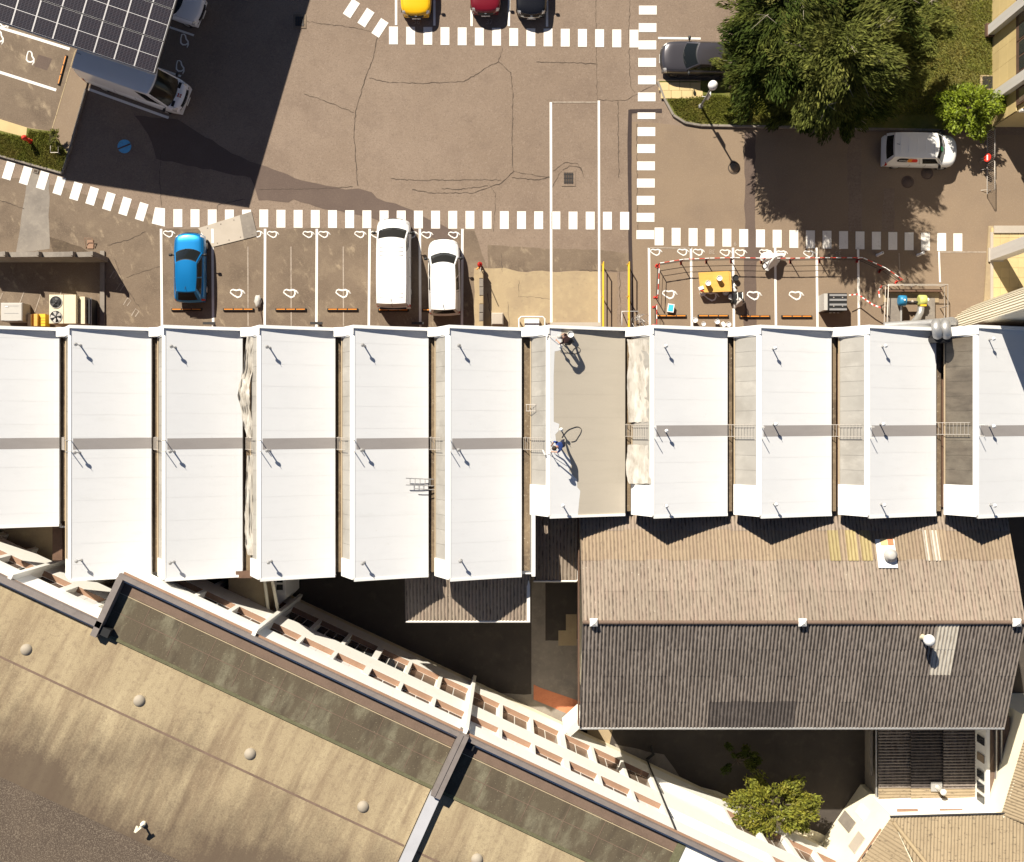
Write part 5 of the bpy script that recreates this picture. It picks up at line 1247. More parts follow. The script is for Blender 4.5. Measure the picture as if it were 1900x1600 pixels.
# ---- hydrant and small fence
b = P(57,263,.13); t = thing('fire_hydrant', b, 'red fire hydrant on the corner grass', 'hydrant')
MB().lathe(b, [(.14,0),(.14,.06),(.10,.08),(.10,.62),(.15,.66),(.16,.78),(.12,.88),(.05,.93)], 14).build('barrel', 'red_paint', t)
for s_ in (-1,1): MB().tube([b+Vector((0,0,.5)), b+Vector((s_*.18,0,.5))], .05, 8).build('outlet', 'red_paint', t)
b = P(106,280,.13); t = thing('bicycle_hoop', b, 'small pale metal frame standing in the hydrant grass', 'bike hoop')
for dx in (-.22,.22): MB().tube([b+Vector((dx,.22,0)),b+Vector((dx,.22,.35)),b+Vector((dx,-.2,.35)),b+Vector((dx,-.2,0))], .018, 6).build('side', 'steel_pale', t)
MB().tube([b+Vector((-.22,-.2,.35)),b+Vector((.22,-.2,.35))], .018, 6).build('crossbar', 'steel_pale', t)
b = P(67,318,0); t = thing('kerb_drain', b, 'small grey gully beside the crossing blocks and grass corner', 'drain')
MB().box(b+Vector((0,0,.03)), (.3,.22,.05), R(-17)).build('frame', 'concrete_grey', t); MB().box(b+Vector((0,0,.06)), (.2,.14,.01), R(-17)).build('slot', 'crack', t)
# ---- yellow guard rails
for px, lb in ((1117,'yellow guard rail beside the long white line'),(1164,'yellow guard rail on the dark sealed trench')):
    t = thing('guard_rail', P(px,545,0), lb, 'guard rail', 'yellow guard rails')
    y0, y1 = P(0,492,0).y, P(0,612,0).y; x = P(px,0,0).x
    for z in (1.02,.55): MB().tube([(x,y0,z),(x,y1,z)], .035, 8).build('rail', 'yellow_paint', t)
    for yy in (y0, (y0+y1)/2, y1): MB().tube([(x,yy,0),(x,yy,1.02)], .035, 8).build('post', 'yellow_paint', t)
# ---- white hoop rail and box by the hall
t = thing('hoop_rail', P(987,600,0), 'white hoop rail standing against the hall wall', 'rail'); z = 1.0
p0, p1, p2, p3 = P(963,608,z), P(963,592,z), P(1011,592,z), P(1011,608,z)
MB().tube([p0, p1, (p1+Vector((.12,.12,0))), (p2+Vector((-.12,.12,0))), p2, p3], .045, 8).build('hoop', 'metal_white', t)
for q in (p1,p2): MB().tube([q, (q.x,q.y,0)], .045, 8).build('post', 'metal_white', t)
b = P(987,600,.5); MB().cham((b.x,b.y,.3), (.85,.5,.6)).build('box', 'plastic_white', t)
t = thing('dock_bumper', P(1070,600,0), 'grey loading sill between the long white lines at the hall', 'sill')
b = P(1068,602,1.0); MB().box((b.x,b.y,.5), (2.9,.22,1.0)).build('sill', 'concrete_pale', t); MB().box((b.x-1.5,b.y,.7), (.18,.2,.25)).build('stop', 'brick_brown', t)
# ---- low wall with standpipe beside the estate van
t = thing('low_wall', P(896,550,0), 'narrow weathered low wall right of the white estate van', 'wall')
y0, y1 = P(0,501,.9).y, P(0,612,.9).y; x = P(893,0,.9).x
n = 7
for k in range(n):
    a = y0+(y1-y0)*k/n; b_ = y0+(y1-y0)*(k+1)/n
    MB().cham((x+rnd.uniform(-.01,.01),(a+b_)/2,.425+rnd.uniform(-.01,.01)), (.24,abs(b_-a)-.012,.85), 0, .03).build('coping_stone', 'concrete_grey' if k % 3 else 'concrete', t)
t = thing('standpipe', P(892,494,0), 'rusty red standpipe with valves at the end of the low wall', 'standpipe'); b = P(891,494,0)
MB().lathe(b, [(.12,0),(.12,.5),(.15,.52),(.15,.62),(.06,.66)], 12).build('body', 'tail_red', t)
MB().tube([b+Vector((0,0,.5)),b+Vector((.02,.02,1.1))], .04, 8).build('riser', 'tail_red', t)
MB().tube([b+Vector((-.2,-.28,.5)),b+Vector((0,-.1,.5))], .045, 8).build('outlet', 'orange_band', t)
MB().tube([b+Vector((.05,.0,.05)),b+Vector((.06,-.6,1.85))], .025, 6).build('prop_rod', 'steel_pale', t)
t = thing('concrete_block', P(923,590,0), 'square chamfered concrete block against the hall wall', 'block'); b = P(923,592,.5); MB().cham((b.x,b.y,.3), (.68,.7,.6), 0, .06).build('block', 'concrete_pale', t)
for px, lb in ((388,'dark steel post plate at the foot of the line right of the blue car'),(587,'dark steel bracket at the foot of the line between empty stalls'),(775,'grey junction box at the foot of the line between the white vans')):
    b = P(px,600,.5); t = thing('wall_bracket', (b.x,b.y,0), lb, 'bracket'); MB().box((b.x,b.y,.5), (.7,.14,.10)).build('plate', 'dark_metal', t); MB().box((b.x+.1,b.y,.25), (.12,.12,.5)).build('leg', 'metal_grey', t)
t = thing('plastic_bag', P(480,562,0), 'crumpled grey plastic bag beside a stall line', 'bag'); b = P(480,560,0)
rows = []
for i in range(7):
    a = i/6*math.pi; rows.append([b+Vector(((.20*math.cos(k*math.pi/6)*math.sin(a)*(1+.25*math.sin(3*k+i)),.40*math.sin(k*math.pi/6)*math.sin(a)*(1+.15*math.cos(2*k-i)),.02+.16*(1-math.cos(a))))) for k in range(12)])
MB().grid(rows, True, True).build('bag', 'cabinet_grey', t); MB().tube([P(483,575,.05),P(488,603,.05)], .02, 6).build('stick', 'brick_brown', t)
t = thing('steel_plate', P(425,425,0), 'pale rectangular road plate lying askew over the crossing', 'plate')
pl = [(361,427),(452,391.5),(470,395),(477,438),(397,459)]; pl = [(368,424),(467,393),(478,438),(394,459)]
pz = pp(pl); MB().prism(pz, .026, .046).build('plate', 'concrete_pale', t)
o = MB().prism([pz[0].lerp(pz[1],.78),pz[1],pz[2],pz[3].lerp(pz[2],.70)], .048, .052).build('darker_end', 'concrete_grey', t)
for u in (.15,.4,.65,.9):
    for v in (.12,.88):
        q = pz[0].lerp(pz[1],u).lerp(pz[3].lerp(pz[2],u),v); MB().lathe((q.x,q.y,.045), [(.04,0),(.03,.02)], 8).build('stud', 'concrete_grey', t)
# the leaf marks and line continue on top of the plate
line([(394.6,425),(395.2,452)], .14, z=.056)
# ---- left yard: free-standing wall, units
t = thing('yard_wall', P(90,470,0), 'weathered concrete wall casting a broad shadow at the left edge', 'wall')
zw = 1.9; y = P(0,472,zw).y; xs = [(-60,14),(15,76),(77,139),(140,176)]
for k, (a, b) in enumerate(xs):
    xa, xb = P(a,0,zw).x, P(b,0,zw).x
    h0, h1 = zw-.12, zw+.06
    m = MB(); m.hexa([Vector((xa,y-.14,0)),Vector((xb,y-.14,0)),Vector((xb,y+.14,0)),Vector((xa,y+.14,0))],[Vector((xa,y-.14,h0)),Vector((xb,y-.14,h1)),Vector((xb,y+.14,h1)),Vector((xa,y+.14,h0))]); m.build('wall_section', 'concrete_grey', t)
    MB().box((xb-.06,y,h1+.1), (.14,.22,.28)).build('pier_cap', 'concrete_grey', t)
kb = MB().box((P(191,0).x,P(0,535).y,.05), (.26,4.3,.14)).build('edging', 'concrete_grey', t)
t = thing('wire_stand', P(168,450,0), 'rusty bent wire stand beside the wall end', 'stand'); b = P(168,452,0)
MB().tube([b+Vector((-.26,-.3,0)),b+Vector((-.22,.25,.3)),b+Vector((.22,.25,.3)),b+Vector((.26,-.3,0))], .02, 6).build('hoop', 'terracotta', t); MB().box(b+Vector((0,-.05,.03)), (.36,.5,.04)).build('pad', 'terracotta', t)
t = thing('air_conditioner', P(122,578,0), 'beige outdoor air conditioner with two top fans', 'air conditioner')
zc = 1.5; a, b = P(91,547,zc), P(141,601,zc); cx, cy, wx, wy = (a.x+b.x)/2, (a.y+b.y)/2, b.x-a.x, a.y-b.y
MB().cham((cx,cy,zc/2), (wx,wy,zc), 0, .02).build('casing', 'cabinet_beige', t)
MB().box((a.x+wx*.54,cy,zc+.004), (.02,wy,.012)).build('seam', 'brick_brown', t)
for k, py in enumerate((561,588)):
    c = P(104,py,zc); fo = MB().lathe((c.x,c.y,zc), [(.36,.0),(.36,.03),(.33,.032),(.33,.004)], 26).build('fan', 'cabinet_grey', t)
    MB().lathe((c.x,c.y,zc), [(.325,.002),(.325,.008),(.10,.010)], 24).build('well', 'black_plastic', fo)
    for q in range(5 if k else 4):
        an = q*2*math.pi/(5 if k else 4)+.4; d = Vector((math.cos(an),math.sin(an),0)); n_ = Vector((-d.y,d.x,0))
        m = MB(); m.quad(*(Vector((c.x,c.y,zc))+v for v in (d*.07+Vector((0,0,.016)), d*.30-n_*.04+Vector((0,0,.013)), d*.29+n_*.15+Vector((0,0,.03)), d*.08+n_*.05+Vector((0,0,.024))))); m.build('blade', 'dark_metal' if not k else 'cabinet_grey', fo)
    MB().lathe((c.x,c.y,zc), [(.08,.012),(.08,.035),(.03,.04)], 12).build('hub', 'dark_metal', fo)
MB().box((b.x+.22,cy-.02,.6), (.30,wy-.1,1.2)).build('side_unit', 'cabinet_beige', t); MB().box((b.x+.52,cy-.05,.5), (.12,wy-.2,1.0)).build('rack', 'dark_metal', t); MB().tube([(b.x+.60,cy-wy/2,.9),(b.x+.60,cy+wy/2-.1,.9)], .03, 6).build('pipe', 'galvanised', t)
t = thing('grey_cabinet', P(21,582,0), 'low grey equipment cabinet at the left edge', 'cabinet'); zc = 1.0; a, b = P(1,562,zc), P(41,596,zc)
MB().cham(((a.x+b.x)/2,(a.y+b.y)/2,zc/2), (b.x-a.x,a.y-b.y,zc), 0, .04).build('casing', 'cabinet_grey', t)
for k in (0,1,2): MB().box(((a.x+b.x)/2,a.y-.18-k*.42,zc+.004), (.8,.02,.012)).build('lid_seam', 'metal_grey', t)
MB().box((a.x+.35,a.y-.22,zc+.012), (.18,.05,.02)).build('badge', 'plastic_white', t)
t = thing('yellow_stack', P(70,592,0), 'stack of yellow boards between cabinet and air conditioner', 'stack')
for px, w_, zc, mt in ((54,.18,.5,'cabinet_beige'),(60,.20,.3,'orange_band'),(66,.20,.8,'wood'),(78,.36,.6,'yellow_paint')):
    c = P(px,594,zc); MB().box((c.x,c.y,zc/2), (w_,.7,zc)).build('board', mt, t)
for k in range(3): c = P(78,590+k*5,.62); MB().box((c.x,c.y,.61), (.36,.02,.012)).build('slat_gap', 'orange_band', t)
for a, b in (((5,544),(0,556)),((45,541),(37,562)),((76,546),(63,584)),((114,540),(112,548))): line([a,b], .05, 'faint_paint', 'worn_line')
# ---- red and white barriers
def barrier(p0, p1, label, feet=True):
    t = thing('safety_barrier', (p0+p1)/2, label, 'barrier', 'red and white barriers round the paint corner')
    d = (p1-p0); L_ = d.length; d.normalize()
    for z in (1.0,.62,.30):
        ro = MB().tube([p0+Vector((0,0,z)),p1+Vector((0,0,z))], .022 if z == 1. else .014, 6).build('rail', 'red_plastic' if z == 1. else 'dark_metal', t)
        if z == 1.:
            n = max(2, round(L_/.30))
            for k in range(0,n,2):
                a = p0+d*(L_*(k+.1)/n); b_ = p0+d*(L_*(k+1.)/n); MB().tube([a+Vector((0,0,1.)),b_+Vector((0,0,1.))], .028, 6).build('white_band', 'plastic_white', ro)
    for q in (p0,p1):
        po = MB().tube([q, q+Vector((0,0,1.02))], .028, 6).build('post', 'red_plastic', t)
        MB().box(q+Vector((0,0,.03)), (.24,.10,.05), math.atan2(d.y,d.x)+R(90)).build('foot', 'red_plastic', t)
    return t
chain = [(1216,552),(1219,494),(1263,487),(1310,485),(1356,484),(1412,485),(1466,485),(1520,484),(1590,484)]
side = ['left end beside the stall line','upper left corner','above the blue basin stall','above the wooden board','right of the wooden board','under the white cloth','right of the white cloth','left of the shaded bollard']
for k in range(len(chain)-1): barrier(P(*chain[k]), P(*chain[k+1]), 'red and white safety barrier, '+side[k])
barrier(P(1590,484), P(1632,503), 'red and white safety barrier slanting towards the fenced pen'); barrier(P(1632,503), P(1662,524), 'red and white safety barrier ending at the pen corner')
barrier(P(1214,570), P(1214,604), 'short red barrier by the coiled wire at the hall')
t = thing('barrier_tape', P(1590,560,0), 'red and white tape from the dark machine to the pen rail', 'tape')
def tape(pts, name='tape'):
    pts = [Vector(p) for p in pts]; acc = []
    for a, b in zip(pts, pts[1:]):
        n = max(2, round((b-a).length/.16))
        for k in range(n): acc.append((a+(b-a)*(k/n), a+(b-a)*((k+1)/n)))
    for mt, off in (('plastic_white',0),('red_plastic',1)):
        m = MB()
        for k, (a, b) in enumerate(acc):
            if k % 2 != off: continue
            d = (b-a).normalized(); n_ = Vector((-d.y,d.x,0)).normalized()*.035
            m.hexa([a-n_,b-n_,b+n_,a+n_],[v+Vector((0,0,.006)) for v in (a-n_,b-n_,b+n_,a+n_)])
        m.build('stripe', mt, t)
tape([P(1575,548,.9),P(1592,546,.75),P(1604,555,.75),P(1620,566,.8),P(1634,571,.9)]); tape([P(1632,552,.9),P(1630,540,.8),P(1636,530,1.0)])
# ---- draped white cloth and mixing board
def cloth(name, label, px, py, rx, ry, z0, z1, mat, seed, rz=0, parent=None, cat='cloth'):
    rg = random.Random(seed); c = P(px,py,0); rows = []
    ph = [rg.uniform(0,6.28) for _ in range(4)]
    for i in range(9):
        f = i/8; row = []
        for k in range(28):
            a = k*2*math.pi/28; rr = f*(1+.22*math.sin(3*a+ph[0])+.13*math.sin(5*a+ph[1])+.08*math.sin(9*a+ph[3]))
            x, y_ = rx*rr*math.cos(a), ry*rr*math.sin(a); fold = .05*math.sin(6*a+ph[2])*f
            zz = z1-(z1-z0)*(smooth01(f)**1.1)+fold*(1-.3*f)+.03*math.sin(7*x+ph[1])
            row.append(Vector((c.x+x*math.cos(rz)-y_*math.sin(rz), c.y+x*math.sin(rz)+y_*math.cos(rz), zz)))
        rows.append(row)
    m = MB().grid(rows, True, True)
    return m.build(name, mat, parent, label=label, cat=cat) if parent is None else m.build(name, mat, parent)
cloth('white_cloth', 'white cloth hung over the red and white barrier', 1427,484, .62,.50,.45,1.12, 'cloth_white', 4, .3)
t = thing('mixing_board', P(1325,525,0), 'yellow plywood board on trestles used for mixing paint', 'table'); zb = .62
bq = [P(a,b,zb) for a,b in ((1296,506),(1352,503),(1356,541),(1300,543))]
m = MB(); m.prism(bq, zb-.03, zb); m.build('top', 'wood', t); q = bq[1]; 
MB().prism([P(1352.5,503,zb-.05),P(1356,505,zb-.05),P(1358,541,zb-.05),P(1356.5,541,zb-.05)], zb-.2, zb-.06).build('edge_board', 'wood', t)
for u in (.15,.85):
    a = bq[0].lerp(bq[1],u); b = bq[3].lerp(bq[2],u)
    for q in (a.lerp(b,.1), a.lerp(b,.9)): MB().tube([(q.x,q.y,0),(q.x,q.y,zb-.03)], .03, 6).build('trestle_leg', 'wood', t)
    MB().box(((a.x+b.x)/2,(a.y+b.y)/2,zb-.07), (.08,(b-a).length*.9,.06)).build('trestle_bar', 'wood', t)
def bucket(px, py, z, label, r=.15, h=.34, fill='cabinet_grey', body='plastic_white', tilt=None):
    c = P(px,py,z); t = thing('paint_bucket', c, label, 'bucket', 'paint buckets at the mixing corner')
    M_ = Matrix.Rotation(tilt[0],3,'X') @ Matrix.Rotation(tilt[1],3,'Y') if tilt else None
    MB().lathe(c, [(r*.85,0),(r,h),(r*1.05,h+.005),(r*1.05,h+.02),(r*.93,h+.02),(r*.92,h-.03)], 18, m=M_).build('bucket', body, t)
    MB().lathe(c, [(r*.9,h-.06),(r*.9,h-.05)], 18, False, m=M_).build('paint', fill, t)
    return t
bucket(1333,518,zb,'white bucket on the right half of the plywood board'); bucket(1312,527,zb,'white bucket on the left half of the plywood board')
bucket(1302,546,0,'white bucket on the ground at the board corner'); bucket(1363,517,0,'black rimmed bucket right of the plywood board',.17,.3,'plastic_white','black_plastic')
bucket(1345,544,0,'square white tub below the plywood board',.16,.25,'plastic_white'); bucket(1355,552,0,'round white lidded tub beside the draped sprayer',.16,.25,'plastic_white')
bucket(1288,595,.2,'grey pail by the hall at the stall line',.15,.3); bucket(1304,602,.2,'small bucket half hidden by the roof edge',.12,.25); bucket(1329,598,.2,'dark mouthed bucket near the hall wall',.14,.3,'black_plastic'); bucket(1340,599,.1,'white pail lying on its side near the hall wall',.13,.3,'plastic_white',tilt=(R(70),R(30))); bucket(1350,603,.2,'pale bucket at the hall wall right of the lying pail',.14,.3,'brick_brown')
t = thing('paint_sprayer', P(1366,558,0), 'black wheeled paint sprayer half covered by a pale grey sheet', 'sprayer'); b = P(1366,557,0)
MB().cham(b+Vector((0,.05,.45)), (.55,.62,.5), R(10), .06).build('tank', 'black_plastic', t)
for s_ in (-1,1):
    MB().tube([b+Vector((s_*.17,.2,.5)),b+Vector((s_*.15,.30,1.0)),b+Vector((s_*.14,-.05,1.05))], .025, 6).build('handle', 'plastic_white', t)
    MB().lathe(b+Vector((s_*.30,-.1,.18)), [(.05,-.04),(.18,-.035),(.18,.035),(.05,.04)], 14, m=Matrix.Rotation(R(90),3,'Y')).build('wheel', 'rubber', t)
cloth('dust_sheet', '', 1367,562, .30,.34,.35,1.12, 'sheet_cloth', 9, .4, t)
t = thing('cleaning_rag', P(1360,536,0), 'crumpled white rags right of the board corner', 'rag'); b = P(1359,536,0)
for k, (dx, dy, r_) in enumerate(((0,0,.16),(.1,-.12,.13),(.08,.16,.12))):
    rows = []
    for i in range(5):
        a = i/4*math.pi; rows.append([b+Vector((dx+r_*math.cos(q*math.pi/4)*math.sin(a)*(1+.3*math.sin(2*q+k)), dy+r_*math.sin(q*math.pi/4)*math.sin(a)*(1+.3*math.cos(3*q)), .02+.1*(1-math.cos(a)))) for q in range(8)])
    MB().grid(rows, True, True).build('rag', 'cloth_white', t)
t = thing('paint_tray', P(1300,538,0), 'white tray with a red handled scraper at the board edge', 'tray'); b = P(1301,535,.64)
MB().cham(b+Vector((0,0,.02)), (.30,.20,.05), R(20)).build('tray', 'plastic_white', t); MB().tube([b+Vector((-.05,-.12,.03)),b+Vector((.14,-.18,.03))], .025, 6).build('handle', 'red_plastic', t)
t = thing('paint_basin', P(1243,573,0), 'blue filled white basin by the left wheel stop', 'basin'); b = P(1243,573,0)
m = MB(); m.hexa([b+Vector((a*.15,c*.19,0)) for a,c in ((-1,-1),(1,-1),(1,1),(-1,1))],[b+Vector((a*.19,c*.24,.32)) for a,c in ((-1,-1),(1,-1),(1,1),(-1,1))]); m.build('basin', 'plastic_white', t)
MB().cham(b+Vector((.0,.0,.325)), (.28,.38,.02), 0, .005).build('paint', 'cyan_plastic', t); t.rotation_euler = (0,0,R(-8))
t = thing('wire_coil', P(1190,590,0), 'tangle of pale wire hoops against the hall by the yellow rail', 'wire'); rg = random.Random(2)
for k in range(9):
    c = P(1186+rg.uniform(-10,14),593+rg.uniform(-6,8),.6); r_ = rg.uniform(.25,.5); ax = Euler((rg.uniform(.4,1.5),rg.uniform(-.6,.6),rg.uniform(0,3))).to_matrix()
    MB().tube([c+ax@Vector((r_*math.cos(q*math.pi/8),r_*math.sin(q*math.pi/8)*.8,0)) for q in range(17)], .012, 5, False).build('hoop', 'galvanised', t)
MB().tube([P(1154,604,1.),P(1154,578,1.),P(1184,578,1.)], .025, 6).build('frame', 'galvanised', t); MB().tube([P(1154,578,1.),P(1154,578,0)], .025, 6).build('frame', 'galvanised', t)
# ---- dark machine on the right stalls
t = thing('heat_unit', P(1552,560,0), 'dark boxy machine with a pale end panel in the right stall', 'machine'); zc = 1.1; a, b = P(1536,544,zc), P(1572,576,zc)
cx, cy, wx, wy = (a.x+b.x)/2,(a.y+b.y)/2,b.x-a.x,a.y-b.y
MB().cham((cx,cy,zc/2), (wx,wy,zc), 0, .03).build('casing', 'black_plastic', t); MB().box((a.x-.10,cy,zc/2-.02), (.20,wy-.04,zc-.06)).build('end_panel', 'cabinet_grey', t)
for k in range(4): MB().box((cx+.03,a.y-.12-k*.27,zc+.015), (wx-.12,.11,.03)).build('slat', 'metal_grey', t)
for k in (0,1):
    for q in (0,1): MB().lathe((cx-.22+q*.5,a.y-.25-k*.5,zc), [(.035,0),(.03,.03)], 8).build('bolt', 'steel_pale', t)
for k in range(3): MB().box((cx-.3+k*.22,b.y-.10,.75), (.12,.05,.05)).build('tap', 'steel_pale', t)
# ---- fenced pen with pump set and ducts
t = thing('pump_pen', P(1690,565,0), 'pump set with blue and lime motors inside a railed pen', 'pump')
for px in (1661,1722):
    c = P(px,575,.35); MB().box((c.x,c.y-.1,.18), (.78,1.55,.36)).build('plinth', 'concrete_grey', t)
def cylx(c, r, l, n=18): return MB().lathe(c, [(r*.7,-l/2),(r,-l/2+.03),(r,l/2-.03),(r*.7,l/2)], n, m=Matrix.Rotation(R(90),3,'Y'))
c = P(1674,558,.7); cylx(c, .30, .42).build('blue_motor', 'valve_blue', t); MB().lathe(c+Vector((.02,.0,.30)), [(.06,0),(.05,.05)], 10).build('cap', 'plastic_white', t)
c = P(1711,558,.7); cylx(c, .32, .44).build('lime_motor', 'valve_lime', t); MB().box(c+Vector((0,-.26,.05)), (.34,.16,.3)).build('yellow_box', 'yellow_paint', t); MB().lathe(c+Vector((.26,.05,.1)), [(.09,-.05),(.09,.05)], 10).build('cap', 'plastic_white', t)
c = P(1692,561,.6); MB().tube([c+Vector((-.4,0,.0)),c+Vector((.4,0,0))], .07, 8).build('shaft', 'dark_metal', t)
for k in range(3): MB().lathe(c+Vector((-.15+.15*k,-.03+.06*(k%2),.05)), [(.07,-.05),(.08,.05),(.04,.09)], 10).build('valve', 'dark_metal' if k != 1 else 'steel_pale', t)
MB().tube([P(1709,570,.7),P(1708,580,.7),P(1703,590,.9),P(1695,599,1.4)], .19, 14).build('duct', 'galvanised', t); MB().lathe(P(1694,601,1.7), [(.16,-.4),(.17,.1),(.12,.2),(.02,.22)], 14).build('duct_cap', 'plastic_white', t)
MB().tube([P(1672,566,.5),P(1672,598,.5)], .06, 8).build('pipe', 'galvanised', t)
f = thing('pen_railing', P(1690,545,0), 'pale tubular railing around the pump pen', 'railing')
for z in (1.05,.6):
    MB().tube([P(1633,612,0)+Vector((0,0,z)),P(1636,533,0)+Vector((0,0,z)),P(1744,533,0)+Vector((0,0,z)),P(1744,612,0)+Vector((0,0,z))], .030 if z > 1 else .022, 6).build('rail', 'steel_pale', f)
for a, b in ((1636,533),(1690,533),(1744,533),(1635,572),(1744,572)): MB().tube([P(a,b,0),P(a,b,0)+Vector((0,0,1.05))], .03, 6).build('post', 'steel_pale', f)
MB().box(P(1690,541,0)+Vector((0,0,.2)), (3.3,.14,.4)).build('kick_wall', 'brick_brown', f)
MB().box(P(1690,552,0)+Vector((0,0,.03)), (3.2,.6,.05)).build('floor_slab', 'concrete', f)
t = thing('air_ducts', P(1750,602,0), 'fat galvanised air ducts climbing over the hall eave', 'duct')
for px, r_ in ((1737,.24),(1754,.24)):
    MB().tube([P(px,602,3.0),P(px,600,8.6),P(px,602,9.35),P(px+1,608,9.55),P(px+2,616,9.5),P(px+3,622,9.2)], r_, 16).build('duct', 'galvanised', t)
    c = P(px+3,624,8.8); MB().lathe((c.x,c.y-.1,8.0), [(.2,0),(.22,.9)], 14).build('spigot', 'dark_metal', t)
MB().tube([P(1770,604,2.5),P(1770,598,7.6),P(1766,596,8.2),P(1735,600,8.3),P(1640,606,8.0)], .21, 14).build('header_duct', 'galvanised', t)
# ---- crowd barriers and no entry sign on the right
def crowd(py0, py1, label):
    t = thing('crowd_barrier', P(1829,(py0+py1)/2,0), label, 'barrier', 'galvanised crowd barriers by the exit')
    a, b = P(1829,py0,0), P(1829,py1,0)
    MB().tube([a+Vector((0,0,.18)),a+Vector((0,0,1.0)),a+Vector((0,-.1,1.1)),b+Vector((0,.1,1.1)),b+Vector((0,0,1.0)),b+Vector((0,0,.18)),a+Vector((0,0,.18))], .024, 6).build('frame', 'steel_pale', t)
    n = 15
    for k in range(1,n): p = a.lerp(b,k/n); MB().tube([p+Vector((0,0,.18)),p+Vector((0,0,1.1))], .010, 5, False).build('bar', 'steel_pale', t)
    for p in (a.lerp(b,.15),a.lerp(b,.85)): MB().tube([p+Vector((-.3,0,.02)),p+Vector((0,0,.18)),p+Vector((.3,0,.02))], .018, 5).build('foot', 'steel_pale', t)
crowd(247,303,'upper crowd barrier beside the glossy shrub'); crowd(307,362,'lower crowd barrier at the driveway exit')
t = thing('no_entry_sign', P(1820,300,0), 'round red no entry sign fixed to the barriers', 'sign'); b = P(1818,301,0)
Ms = Matrix.Rotation(R(-62),3,'Y'); c = b+Vector((0,0,.95))
MB().lathe(c, [(.23,0),(.23,.015)], 24, False, m=Ms).build('disc', 'red_paint', t); MB().box(c+Ms@Vector((0,0,.02)), (.08,.30,.01), m=Ms.to_4x4()).build('bar', 'plastic_white', t); MB().tube([b, c], .025, 6).build('post', 'steel_pale', t)
# ---- roof: loose ladder, plastic sheets
t = thing('loose_ladder', P(780,897,8), 'loose aluminium ladder sticking out of the gutter onto the white roof', 'ladder')
zz = 7.05
A0, A1 = Vector((P(752,0,8.9).x,P(0,888,8.9).y,roof_z(4,P(752,0,8.9).x)+.25)), Vector((P(804,0,8.3).x,P(0,890,8.3).y,8.1))
for dy in (0,-.33):
    MB().tube([A0+Vector((0,dy,0)),A1+Vector((0,dy,0))], .025, 6).build('stile', 'galvanised', t)
for k in range(5): p = A0.lerp(A1,.15+.18*k); MB().tube([p,p+Vector((0,-.33,0))], .018, 6).build('rung', 'galvanised', t)
MB().tube([A0.lerp(A1,.3)+Vector((0,-.5,.02)),A1+Vector((.05,-.52,.05))], .022, 6).build('stay', 'galvanised', t)
t = thing('short_ladder', P(990,757,8.2), 'short pale ladder lying over the gutter left of the unfinished panel', 'ladder')
for dy in (.16,-.16): MB().tube([P(976,757,8.35)+Vector((0,dy,0)),P(994,757,8.6)+Vector((0,dy,0))], .018, 6).build('stile', 'steel_pale', t)
for k in range(4): p = P(977+k*5.3,757,8.37+.07*k); MB().tube([p+Vector((0,.16,0)),p-Vector((0,.16,0))], .013, 6).build('rung', 'steel_pale', t)
def film(label, pts, lift, mat='plastic_film', seed=1, slope=0.):
    "crumpled film: centre line of (px,py,halfwidth px)"
    rg = random.Random(seed); rows = []
    for px, py, hw, z in pts:
        row = []
        for k in range(9):
            f = k/4-1; x = px+f*hw+rg.uniform(-1.2,1.2); row.append(P(x,py+rg.uniform(-1,1),z+slope*max(0,k-2)/6+.16*abs(math.sin(k*1.7+py*.07))*lift+rg.uniform(0,.06)))
        rows.append(row)
    n = len(rows)
    fine = []
    for i in range(n-1):
        for q in range(4): fine.append([a.lerp(b,q/4)+Vector((rg.uniform(-.02,.02),0,rg.uniform(-.03,.04))) for a, b in zip(rows[i],rows[i+1])])
    fine.append(rows[-1])
    return MB().grid(fine).build('plastic_sheet', mat, label=label, cat='plastic sheet')
film('crumpled plastic film bunched in the gutter beside the third roof panel', [(468,625,9,8.3),(462,655,8,8.25),(459,690,9,8.2),(452,715,10,8.25),(452,735,11,8.3),(455,758,8,8.2),(459,785,8,8.2),(463,812,6,8.2)], 1.2, seed=3)
film('long plastic film hanging down the lower half of the third gutter', [(466,845,7,8.25),(464,880,8,8.25),(463,930,8,8.25),(463,980,9,8.25),(465,1010,9,8.3),(467,1030,8,8.3)], 1., seed=5)
film('plastic film along the gutter right of the unfinished panel', [(1186,630,23,8.28),(1188,660,21,8.28),(1186,700,22,8.26),(1187,740,22,8.26),(1187,784,21,8.28)], .5, seed=7, slope=1.0)
film('plastic film below the ladder right of the unfinished panel', [(1187,826,22,8.3),(1186,850,24,8.3),(1185,875,24,8.3),(1188,898,20,8.4)], .5, seed=9, slope=1.0)
